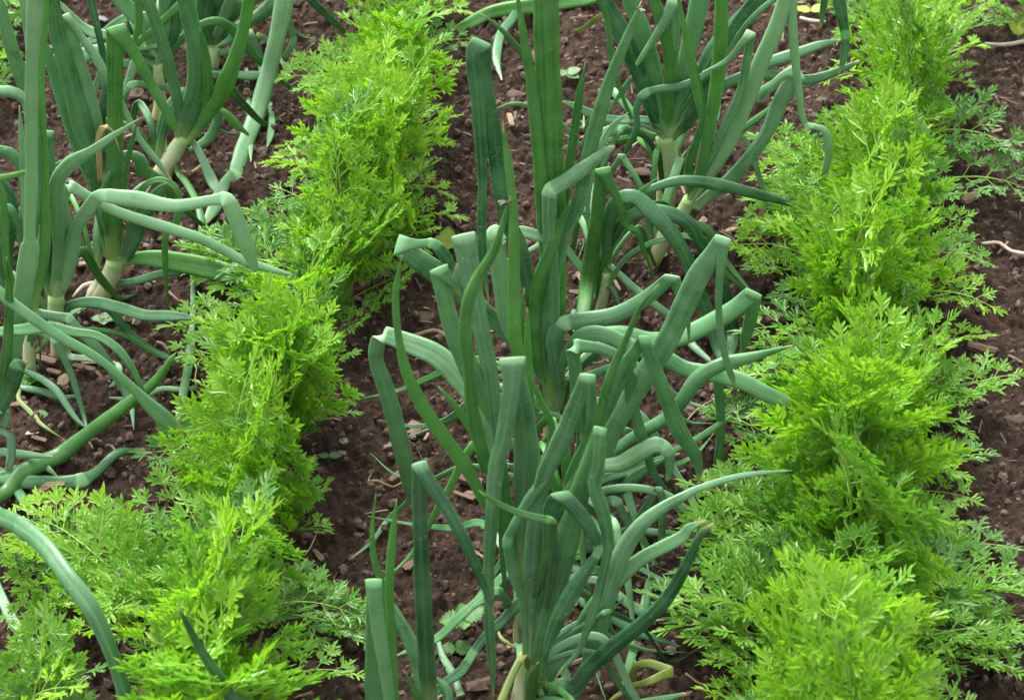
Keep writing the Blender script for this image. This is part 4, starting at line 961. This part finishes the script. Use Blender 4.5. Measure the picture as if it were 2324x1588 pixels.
RIGHT = [(1850, -120), (1850, 10), (1900, 100), (1960, 150), (1870, 180), (1900, 240), (1840, 290), (1960, 330), (1900, 400), (1760, 300), (1705, 300), (1755, 370), (1660, 380), (1700, 440), (1680, 500), (1730, 560), (1650, 545), (1700, 620), (1690, 660), (1790, 710), (1760, 770), (1700, 760), (1690, 830), (1620, 890), (1615, 930),
         (1740, 950), (1730, 1010), (1770, 1060), (1640, 1075), (1490, 1055), (1560, 1110), (1510, 1160), (1500, 1230), (1540, 1280), (1395, 1330), (1490, 1370), (1510, 1430), (1590, 1480), (1560, 1500), (1610, 1588), (1640, 1760), (2180, 1760), (2200, 1588), (2165, 1500), (2285, 1475), (2240, 1360), (2185, 1320), (2295, 1235), (2180, 1200), (2235, 1120), (2210, 1070), (2255, 1040),
         (2200, 980), (2240, 975), (2160, 930), (2310, 840), (2190, 830), (2240, 770), (2320, 690), (2160, 640), (2260, 590), (2190, 520), (2290, 490), (2180, 440), (2140, 330), (2240, 250), (2240, 150), (2290, 60), (2240, -120)]
RLINE = [(1845, 1900), (1860, 1640), (1890, 1420), (1920, 1200), (1960, 960), (1990, 760), (2020, 560), (2050, 360), (2075, 160), (2085, 20)]
RSPOTS = [(.0, 'carrot plant at the very front of the right carrot row, cut by the bottom edge'),
 (.08, 'carrot plant of the right row with two thick bare stalks showing near the bottom edge'),
 (.16, 'carrot plant of the right row with one tall yellow frond leaning over shade'),
 (.23, 'carrot plant of the right row whose low fronds reach under a long onion leaf'),
 (.30, 'carrot plant of the right row with broad feathery fronds over the lower onion leaf tips'),
 (.37, 'carrot plant of the right row, a grey-green fan of fronds in its middle'),
 (.44, 'carrot plant of the right row where the broad onion leaf slips beneath its fronds'),
 (.51, 'carrot plant halfway up the right row, a tiny fly on its crown'),
 (.58, 'carrot plant of the right row with long fronds stretched flat to the right over soil'),
 (.65, 'carrot plant of the right row with one pale upright midrib among lime fronds'),
 (.72, 'tallest lime-yellow carrot plant of the right row, just below a dark gap'),
 (.79, 'carrot plant of the right row with spiky fronds pointing at the white necks'),
 (.86, 'carrot plant of the right row beyond the dark gap, beside the hanging onion leaf'),
 (.93, 'carrot plant of the right row second from the top edge, fine hazy fronds'),
 (1., 'carrot plant at the far end of the right row, at the top edge')]
lp = carrot_row(LEFT, LLINE, LSPOTS, 'carrot plants of the left row', 5, hmax=.19, mounds=(1.05, 1.0, 1.1, .75, .95, 1.0, .6, .75, .6, 1.05, 1.25, 1.1, .6, .8))
rp = carrot_row(RIGHT, RLINE, RSPOTS, 'carrot plants of the right row', 9, hmax=.20, mounds=(1.1, 1.05, 1.15, .7, .95, 1.15, 1.0, .6, 1.0, 1.2, 1.1, .55, 1.0, 1.2, 1.1))
# sparse seedlings at the lower left, soil showing between them
SP = [('straggly carrot plant at the bottom left corner, fronds in front of the arching onion leaf', (105, 1720), [((40, 1470), .09), ((150, 1440), .12), ((215, 1520), .11), ((10, 1560), .08), ((100, 1400), .13), ((230, 1600), .07), ((60, 1590), .06), ((170, 1560), .12), ((120, 1500), .1)]),
      ('thin carrot plant lying over the soil at the left edge, beside the toothed weed', (215, 1420), [((20, 1240), .05), ((70, 1330), .06), ((10, 1400), .05), ((110, 1270), .05), ((40, 1190), .04), ((120, 1370), .08)]),
      ('carrot plant with long bare stalks leaning left across the arching onion leaf', (385, 1440), [((30, 1165), .05), ((110, 1185), .06), ((200, 1190), .10), ((225, 1300), .10), ((160, 1340), .06), ((250, 1390), .12), ((260, 1240), .12), ((180, 1430), .08), ((310, 1340), .14)])]
for lab, (zx, zy), tips in SP:
    g = ground_at(zx, zy); g.z -= .003; pl = tag(empty('carrot_plant', g), lab, 'carrot', 'straggling carrots at the lower left')
    for (tx, ty), h in tips: frond(pl, g.copy(), at_z(tx, ty, h), rnd.choice([1, 1, 2, 0]), rnd.randrange(84), rnd.uniform(-.4, .4))
def lone(row, tips):
    for tx, ty, h, mi in tips:
        T = at_z(tx, ty, h); plant = min((q[0] for q in row), key=lambda q: (q.location - T).length)
        if (plant.location - T).length < .27: frond(plant, plant.location.copy(), at_z(tx, ty, h), mi, rnd.randrange(84), rnd.uniform(-.3, .3))
lone(lp, [(815, 1400, .03, 2), (835, 1395, .02, 1)]); lone(lp, [(830, 1460, .02, 2), (810, 1530, .03, 1)])
lone(lp, [(420, 555, .04, 1), (470, 590, .03, 2), (430, 600, .02, 1)])
lone(rp, [(2300, 850, .05, 1)]); lone(rp, [(2320, 350, .05, 2), (2330, 430, .03, 2)]); lone(rp, [(1612, 930, .03, 2), (1640, 850, .05, 2), (1690, 750, .07, 2)])
lone(rp, [(2315, 1300, .04, 2), (2324, 1350, .05, 1)]); lone(rp, [(2320, 1450, .05, 1), (2300, 1520, .04, 1)])
EDGE = [(-90, -80), (20, -60), (60, 40), (45, 120), (60, 190), (20, 220), (-90, 240)]
carrot_row(EDGE, [(-60, 360), (-40, 180)], [(.0, 'carrot plant cut by the left edge behind the tall onion leaves'), (1., 'carrot plant in the top left corner behind the onion leaves')], 'carrots at the top left corner', 3, hmax=.12)
g = ground_at(2330, 75); pl = tag(empty('carrot_plant', g), 'small pale carrot plant in the top right corner, apart from the row', 'carrot')
for tx, ty, h in ((2250, 20, .05), (2290, -5, .07), (2335, 15, .06), (2275, 45, .03), (2310, -30, .08)): frond(pl, g.copy(), at_z(tx, ty, h), 1, rnd.randrange(84))

# ------------------------------------------------------------------ weeds
def leaf_blade(l, wd, teeth=0, cup=0.15, n=8, rr=rnd):
    """a flat ovate leaf along +X, 1 mm thick at the midrib"""
    V, F = [], []
    for i in range(n + 1):
        u = i / n; hw = wd * (math.sin(math.pi * min(1, u ** .75 * .98 + .02)) ** .8) * (1 + (.20 if teeth and i % 2 else -.14 if teeth else 0))
        for s in (-1, -.5, 0, .5, 1): V.append((u * l, s * hw, cup * wd * s * s - .12 * l * u * u + .0004 * rr.uniform(-1, 1) * (abs(s) > 0)))
    for i in range(n):
        for k in range(4): a = i * 5 + k; F.append((a, a + 5, a + 6, a + 1))
    o = len(V); V += [(x, y, z - .0006) for x, y, z in V]; F += [tuple(o + q for q in f[::-1]) for f in F]
    return np.array(V), F
def weed(label, tok, leaves, mat, height=0.012, teeth=0):
    p = parse(tok)[0]; g = ground_at(p[0], p[1]); root = tag(empty('weed_seedling', g), label, 'weed', 'weed seedlings in the soil'); G = np.array(g)
    sm = [[G + np.array([0, 0, -.002 + (height + .002) * i / 3]), np.array([0, 0, 1.]), np.array([1., 0, 0]), .0011, .0011, 0] for i in range(4)]
    V, F, at = sweep(sm); mesh_obj('stem', V, F, M_WEED2, root, attrs=at)
    for az, l, wd, lift in leaves:
        V, F = leaf_blade(l, wd, teeth, n=14 if teeth else 8); a = R(az); ca, sa = math.cos(a), math.sin(a)
        x = V[:, 0] * math.cos(lift) - V[:, 2] * math.sin(lift); z = V[:, 0] * math.sin(lift) + V[:, 2] * math.cos(lift)
        P = np.stack([x * ca - V[:, 1] * sa, x * sa + V[:, 1] * ca, z + height], 1) + G
        P[:, 2] = np.maximum(P[:, 2], G[2] + .001)
        mesh_obj('leaf', P, F, mat, root)
weed('round-leaved seedling in front of the pale-necked onion at the left', 'D525,590', [(10, .010, .006, .2), (100, .009, .006, .3), (190, .010, .006, .2), (280, .009, .006, .1)], M_WEED)
weed('toothed seedling of four pale leaves left of the whitish stone', 'D693,632', [(5, .014, .005, .1), (175, .014, .005, .1), (95, .009, .005, .3), (275, .009, .005, .1)], M_WEED2, .006, 1)
weed('toothed nettle-like weed on the bare soil between the nearest onion and the striped neck', 'H820,1190', [(25, .022, .0095, .35), (190, .022, .0095, .1), (100, .016, .006, .4), (275, .014, .006, .2)], M_WEED, .02, 1)
weed('toothed dark weed leaves low on the soil under the nettle-like weed', 'H760,1275', [(15, .016, .008, .1), (180, .014, .007, .1)], M_WEED, .004, 1)
weed('crinkled weed with three upright leaves left of the arching onion leaf', 'G230,720', [(115, .020, .010, .6), (0, .020, .009, .2), (220, .015, .008, .1)], M_WEED, .018, 1)
weed('grey-green clover-like seedling at the foot of the white cut neck', 'E2090,225', [(40, .012, .007, .3), (160, .013, .008, .3), (350, .012, .007, .2)], M_WEED2, .008)
weed('yellow-green seedling with two upright leaves near the top right corner', 'C2230,280', [(50, .026, .006, .9), (140, .022, .006, .8)], M_WEED3, .01)
weed('bushy round-leaved weed at the foot of the slender-necked onion', 'D220,1070', [(20, .012, .009, .3), (90, .012, .009, .5), (160, .011, .008, .2), (230, .012, .009, .1), (300, .012, .009, .1), (330, .013, .008, .6)], M_WEED, .012)
weed('small rounded weed lying on the soil above the pale stone at the left edge', 'D255,1255', [(20, .010, .007, .1), (140, .008, .006, .2), (220, .011, .007, .1)], M_WEED, .004)
weed('tiny two-leaved seedling between the bark chips at the left', 'D450,925', [(30, .007, .004, .3), (150, .007, .004, .3), (270, .006, .004, .1)], M_WEED, .006)
weed('pale grey-green weed leaves beside the tallest onion near the top', 'B1500,530', [(20, .018, .007, .3), (170, .012, .006, .2), (330, .016, .006, .1)], M_WEED2, .008)
weed('bright green dock leaf standing between the folded onion leaves and the left carrots', 'E700,190', [(80, .026, .010, .7), (120, .020, .008, .4)], M_WEED3, .012)
weed('yellow-green broad-leaved weed at the top edge behind the right carrots', 'C860,120', [(10, .024, .008, .3), (170, .02, .007, .2)], M_WEED3, .01)
weed('small lobed weed in shade behind the sprawling onion', 'H1550,680', [(60, .012, .007, .4), (200, .010, .006, .1), (320, .012, .007, .2)], M_WEED, .012, 1)
weed('pair of dark weed leaves on the soil right of the left carrots, below its middle', 'D2180,1550', [(10, .013, .005, .1), (170, .011, .004, .1)], M_WEED4, .005)

# ------------------------------------------------------------------ stones, chips, twigs
def stone(label, tok, wpx, hpx, mat, flat=.6, name='stone', cat='stone', seed=None):
    p = parse(tok)[0]; g = ground_at(p[0], p[1]); r = np.random.default_rng(seed or int(p[0] * 7 + p[1])); k = mpx(g) * ZS / 2.6465
    lump = IC2V * (1 + .18 * r.standard_normal((len(IC2V), 1)) * .6) ; ax = r.standard_normal((5, 3))
    for a in ax: a /= np.linalg.norm(a); d = IC2V @ a; lump = np.where((d > .72)[:, None], lump * (.72 / np.maximum(d, .01))[:, None], lump)
    V = lump * np.array([wpx * k / 2, hpx * k / 2 * 1.15, min(wpx, hpx) * k / 2 * flat]); a = r.uniform(-.3, .3)
    V = np.stack([V[:, 0] * math.cos(a) - V[:, 1] * math.sin(a), V[:, 0] * math.sin(a) + V[:, 1] * math.cos(a), V[:, 2]], 1) + np.array(g) + np.array([0, 0, min(wpx, hpx) * k * .2 * flat])
    tag(mesh_obj(name, V, IC2F, mat, smooth=False), label, cat, 'stones and clods on the soil')
stone('whitish angular stone on the soil right of the toothed seedling', 'D905,628', 68, 60, M_WHITE, 1.0)
stone('small cream pebble below the whitish angular stone', 'D822,718', 30, 30, M_WHITE)
stone('pinkish pale pebble beside the crossing onion leaves', 'D980,992', 66, 50, M_RED)
stone('flat cream stone at the left edge above a brown clod', 'D208,1345', 92, 40, M_WHITE)
stone('rounded brown clod at the left edge under the flat cream stone', 'D155,1410', 110, 70, M_CLOD, .8, 'clod', 'clod')
stone('pale round stone behind the fat-bulbed onion', 'D972,115', 70, 44, M_TAN)
stone('orange-tan pebble under the drooping folded leaf', 'A908,935', 46, 46, M_TAN, .9)
stone('flat greyish pink stone on the dark soil behind the arching thin leaf', 'E492,1340', 110, 170, M_RED, .3)
stone('flat pinkish stone half hidden behind the wide folded leaves', 'E930,1240', 64, 100, M_RED, .4)
stone('reddish clod lying in front of the squared-off leaf foot', 'E975,1330', 80, 60, M_CLOD, .6, 'clod', 'clod')
stone('large flat reddish brown clod left of the stout white neck', 'B1985,1150', 190, 90, M_CLOD, .5, 'clod', 'clod')
stone('lower reddish brown clod left of the stout white neck', 'B1880,1210', 130, 80, M_CLOD, .5, 'clod', 'clod')
stone('tiny cream pebble right of the dried leaf tip', 'B1835,1140', 20, 26, M_WHITE)
stone('round grey-brown clod behind the creamy-necked onion', 'A900,640', 150, 110, M_CLOD, .7, 'clod', 'clod')
stone('grey chip of stone at the reddish foot of the back onion', 'A1000,795', 44, 36, M_GREY)
stone('grey flat stone at the top edge left of the curved dark leaf', 'A670,125', 100, 60, M_GREY, .4)
stone('white pebble on the path beside the upper left carrots', 'A1655,640', 30, 24, M_WHITE)
stone('brown crumbly clod on the soil right of the front left carrots', 'G2045,1370', 120, 100, M_CLOD, .6, 'clod', 'clod')
stone('grey pebble on the soil beside the left carrots, halfway down', 'E30,1455', 60, 60, M_GREY, .6)
stone('pale grey stone on the soil by the dark weed leaves', 'D2260,1470', 80, 60, M_GREY, .5)
stone('dark flat stone near the bottom edge under the right carrots', 'H2190,1250', 90, 120, M_GREY, .4)
stone('reddish tan stone at the right edge of the soil, among low carrot fronds', 'I2005,1020', 100, 90, M_RED, .4)
stone('large tan clod on the right-hand path below the flat carrot frond', 'F2010,1150', 70, 60, M_TAN, .5)
stone('big dark clod at the right edge of the path', 'F2220,1300', 170, 150, M_CLOD, .7, 'clod', 'clod')
stone('cream pebble at the bottom edge of the right-hand path', 'I2190,1410', 30, 40, M_WHITE)
stone('pale pebble on the soil under the right carrots beside the broad onion leaf', 'F762,610', 30, 24, M_WHITE)
stone('brown clod under the right carrots beside the crossing onion leaves', 'F640,620', 190, 130, M_CLOD, .6, 'clod', 'clod')
stone('smooth rounded clod behind the tallest onion', 'B1170,630', 150, 90, M_CLOD, .6, 'clod', 'clod')
stone('dark wet clod in the shade beside the folded leaves', 'E580,590', 170, 120, M_CLOD, .4, 'clod', 'clod')
stone('pinkish pebble at the top edge beside the lying pale leaf', 'B1555,130', 30, 30, M_RED)
stone('reddish clod in the gap of the right carrots near the hanging leaf', 'C870,780', 110, 80, M_CLOD, .6, 'clod', 'clod')
stone('big brown clod at the bottom edge under the striped neck', 'H930,1500', 200, 110, M_CLOD, .6, 'clod', 'clod')
stone('small pinkish stone by the bottom edge right of the yellow bent leaf', 'I1960,1540', 70, 50, M_RED, .5)

def chip(label, tok, lpx, wpx, ang, mat, th=.5):
    p = parse(tok)[0]; g = ground_at(p[0], p[1]); k = mpx(g) * ZS / 2.6465; r = random.Random(int(p[0] * 3 + p[1])); a = R(ang)
    L, W, T = lpx * k / 2, wpx * k / 2, wpx * k * th * .35
    V, F = [], []; n = 7
    for i in range(n):
        u = i / (n - 1) * 2 - 1; hw = W * (1 - .25 * abs(u) ** 3) * r.uniform(.82, 1.08); sk = r.uniform(-.1, .1) * W
        for y, z in ((-hw, -T), (hw, -T), (hw * .8, T * r.uniform(.7, 1.1)), (0, T * r.uniform(.9, 1.3)), (-hw * .85, T * r.uniform(.6, 1))): V.append((u * L + (r.uniform(-.12, .12) * W if abs(u) == 1 else 0), y + sk, z))
    for i in range(n - 1):
        for j in range(5): j2 = (j + 1) % 5; F.append((i * 5 + j, i * 5 + j2, i * 5 + 5 + j2, i * 5 + 5 + j))
    F.append((4, 3, 2, 1, 0)); F.append(tuple((n - 1) * 5 + j for j in range(5)))
    me = bpy.data.meshes.new('wood_chip'); me.from_pydata(V, [], F); me.materials.append(mat); me.update()
    o = bpy.data.objects.new('wood_chip', me); COL.objects.link(o)
    z0 = max(ghmax(g.x, g.y, .004), ghmax(g.x + math.cos(a) * L * .7, g.y + math.sin(a) * L * .7, .003), ghmax(g.x - math.cos(a) * L * .7, g.y - math.sin(a) * L * .7, .003))
    o.location = (g.x, g.y, z0 + T * .4); o.rotation_euler = (r.uniform(-.25, .25), r.uniform(-.12, .12), a)
    tag(o, label, 'wood chip', 'bark and wood chips on the soil')
chip('light tan flat wood chip standing out on the soil left of the tallest onion', 'B1130,830', 135, 42, 100, M_WOOD)
chip('broad reddish wood chip on the soil below the round-leaved weed', 'D425,1020', 110, 76, 75, M_WOOD, .3)
chip('brown bark chip left of the orange-footed onion, upper of two', 'D305,885', 150, 60, -18, M_BARK)
chip('dark bark chip left of the orange-footed onion, lower of two', 'D360,950', 110, 46, -25, M_BARK)
chip('brown bark piece right of the orange foot', 'D560,935', 170, 40, -20, M_BARK)
chip('pale bark piece beneath the bent pale leaf, right of the orange foot', 'D620,905', 130, 36, 0, M_WOOD)
chip('small pale wood chip below the whitish angular stone at the left', 'D830,640', 50, 40, 60, M_WOOD)
chip('square brown bark block among the front left carrots', 'G705,820', 76, 60, 80, M_BARK, .9)
chip('dark bark splinter among the front left carrots, behind the square block', 'G645,770', 90, 36, 70, M_BARK)
chip('pale brown wood chip at the right foot of the front left carrots', 'G2110,650', 110, 46, -55, M_WOOD)
chip('long splintered bark slab under the kinked level leaf at the lower left', 'G310,195', 260, 44, -3, M_WOOD)
chip('dark bark slab on the soil under the splintered slab', 'G300,255', 150, 60, 35, M_BARK)
chip('curved bark roll on the soil behind the golden root', 'H370,120', 130, 50, 55, M_BARK, .9)
chip('thin pale splinter standing by the hanging folded leaf', 'H915,640', 120, 22, -45, M_WOOD)
chip('brown bark stick beside the upright folded leaf', 'H820,275', 150, 36, -25, M_BARK)
chip('orange-brown bark chip behind the crowded onion', 'H890,260', 120, 80, 10, M_BARK)
chip('dark bark lump behind the crowded onion, left of the orange-brown chip', 'H860,165', 170, 70, -15, M_BARK, .8)
chip('flat bark chip on open soil left of the tall folded leaf', 'H460,715', 90, 70, 40, M_BARK, .3)
chip('tan wood chip on the right path beside the carrots, near the top', 'C1910,1360', 150, 66, 40, M_WOOD, .6)
chip('short tan stick on the right-hand path near the top', 'C2100,840', 80, 28, 18, M_WOOD)
chip('broad dark bark piece on the right-hand path, half under carrot fronds', 'F1985,855', 190, 70, -15, M_BARK, .8)
chip('pale wood splinter on the soil under the white cut neck', 'E1590,350', 120, 30, 110, M_WOOD)
chip('reddish bark chip on the soil left of the white cut neck', 'E1560,460', 90, 40, -5, M_BARK)
chip('pale brown stick right of the white cut neck', 'E1830,400', 110, 26, 110, M_WOOD)
chip('flat pinkish wood chip beside the leaning white-necked onion', 'C340,1530', 110, 50, 35, M_WOOD, .4)
chip('pale wood chip below the leaning white-necked onion', 'C150,1480', 70, 60, 60, M_WOOD, .5)
chip('brown bark chip on the soil under the crowded onion at its left', 'E330,1465', 90, 34, 30, M_WOOD)
chip('straw-coloured chip at the bottom edge under the right carrots', 'I1760,1555', 60, 24, 35, M_WOOD)
chip('brown bark chip behind the fat-bulbed onion', 'D625,190', 150, 36, -50, M_BARK)
chip('reddish bark chip left of the fat-bulbed onion', 'D560,250', 90, 46, 5, M_WOOD)
chip('dark bark chip at the left edge by the looped pale leaf', 'D130,1200', 120, 44, 15, M_BARK)
chip('brown bark fragment beneath the yellow-tipped leaf at the left', 'D260,1390', 110, 36, -20, M_BARK)
chip('pale wood shaving at the top edge behind the right carrots', 'C830,50', 80, 60, 20, M_WOOD)
chip('narrow bark chip standing under the broad onion leaf beside the right carrots', 'F400,1390', 90, 34, -45, M_BARK)

def twig(label, path, mat, name='twig', cat='twig'):
    V, F, at = sweep(leaf_samples(path, None, flat=.95, ground_all=True)); tag(mesh_obj(name, V, F, mat, attrs=at), label, cat, 'twigs and dry roots on the soil')
twig('long pale twig on the right-hand path level with the middle of the right carrots', 'F1990,155,20 F2100,165,24 F2180,190,26 F2300,220,30', M_PTWIG)
twig('white stick lying at the top edge behind the right carrots', 'C790,150,20 C870,170,26 C960,190,22', M_PTWIG)
twig('pale stick lying on the soil at the top right corner', 'C2010,325,22 C2120,310,24 C2300,290,28', M_PTWIG)
twig('pinkish stub of twig leaning on the fat pale bulb', 'D490,490,18 D560,440,26 D625,395,30', M_PTWIG)
twig('pale looped twig at the bottom right between onion and carrots', 'H1880,1225,10 H1990,1205,14 H2060,1110,14 H2160,1075,12', M_PTWIG)
twig('brown twig on the soil between the left onions and carrots', 'D1040,770,16 D1090,820,20 D1130,850,10', M_TWIG)
twig('reddish twig behind the thin hanging leaf', 'D1120,450,14 D1200,490,16 D1260,520,8', M_TWIG)
twig('dark twig lying across the soil beside the bending folded leaf', 'E470,740,26 E620,735,30 E740,775,26', M_TWIG)
twig('thin brown root beside the golden dried thread in the left carrots', 'D1305,1110,8 D1300,1000,10 D1340,870,8 D1440,780,8 D1590,730,6', M_ROOT)
twig('thin brown stick under the broad onion leaf', 'F40,1300,10 F130,1220,14 F230,1150,10', M_TWIG)
twig('brown twig at the bottom right corner below the carrots', 'I30,1500,14 I150,1520,18 I330,1515,10', M_TWIG)
twig('thin pale straw beside the tan wood chip', 'G2015,660,6 G2060,590,8 G2095,545,5', M_PTWIG)
twig('straight dark twig on the soil in the lower left, under the level leaf', 'G230,250,8 G350,335,10 G380,350,6', M_TWIG)
twig('tan straw on the soil left of the stout white neck', 'B1900,965,10 B2000,950,12 B2060,945,8', M_PTWIG)

# ------------------------------------------------------------------ three small flies
def fly(label, at_p, mat, s, rz):
    root = tag(empty('fly', at_p), label, 'fly'); root.rotation_euler = (0, 0, 0); B = np.array(at_p)
    ca, sa = math.cos(rz), math.sin(rz)
    def put(P): return np.stack([P[:, 0] * ca - P[:, 1] * sa, P[:, 0] * sa + P[:, 1] * ca, P[:, 2]], 1) + B
    body = IC2V * np.array([1, .42, .42]) * s; hd = IC2V * .38 * s + np.array([1.2 * s, 0, 0])
    mesh_obj('body', put(np.concatenate([body, hd])), IC2F + [tuple(i + len(IC2V) for i in f) for f in IC2F], mat, root)
    for sg in (-1, 1):
        V = np.array([(.4, .1, .45), (-.4, .5, .6), (-1.4, .75, .55), (-1.5, .35, .5), (-.6, .1, .5)]) * s; V[:, 1] *= sg
        mesh_obj('wing', put(np.concatenate([V, V - np.array([0, 0, .05 * s])])), [(0, 1, 2, 3, 4), (9, 8, 7, 6, 5)], M_WING, root)
    for sg in (-1, 1):
        for x in (.5, 0, -.5):
            a, b_ = np.array([x * s, sg * .3 * s, -.2 * s]), np.array([(x * 1.6) * s, sg * .95 * s, -.7 * s]); w_ = .05 * s
            V = np.array([a + [w_, 0, 0], a - [w_, 0, 0], a + [0, 0, w_], b_ + [w_, 0, 0], b_ - [w_, 0, 0], b_ + [0, 0, w_]])
            mesh_obj('leg', put(V), [(0, 1, 4, 3), (1, 2, 5, 4), (2, 0, 3, 5)], mat, root)
def fly_on(label, tok, Y, mat, s, rz): p = parse(tok)[0]; fly(label, at_y(p[0], p[1], Y), mat, s, rz)

fly_on('tiny fly resting at the tip of a wavy onion leaf, before the tallest onion', 'B1092,1345', ground_at(*parse('H1195,1240')[0][:2]).y - .03, M_FLY, .0033, 0.4)
fly_on('tiny fly on the pointed leaf tip at the top, beside the upright fan-shaped onion', 'B1985,70', ground_at(*parse('E1400,1480')[0][:2]).y - .004, M_FLY, .003, 2.2)
fly('tiny reddish fly on the crown of the right-hand carrots', at_z(*zpix('F', 1162, 893), .20), M_FLYR, .003, 0.1)
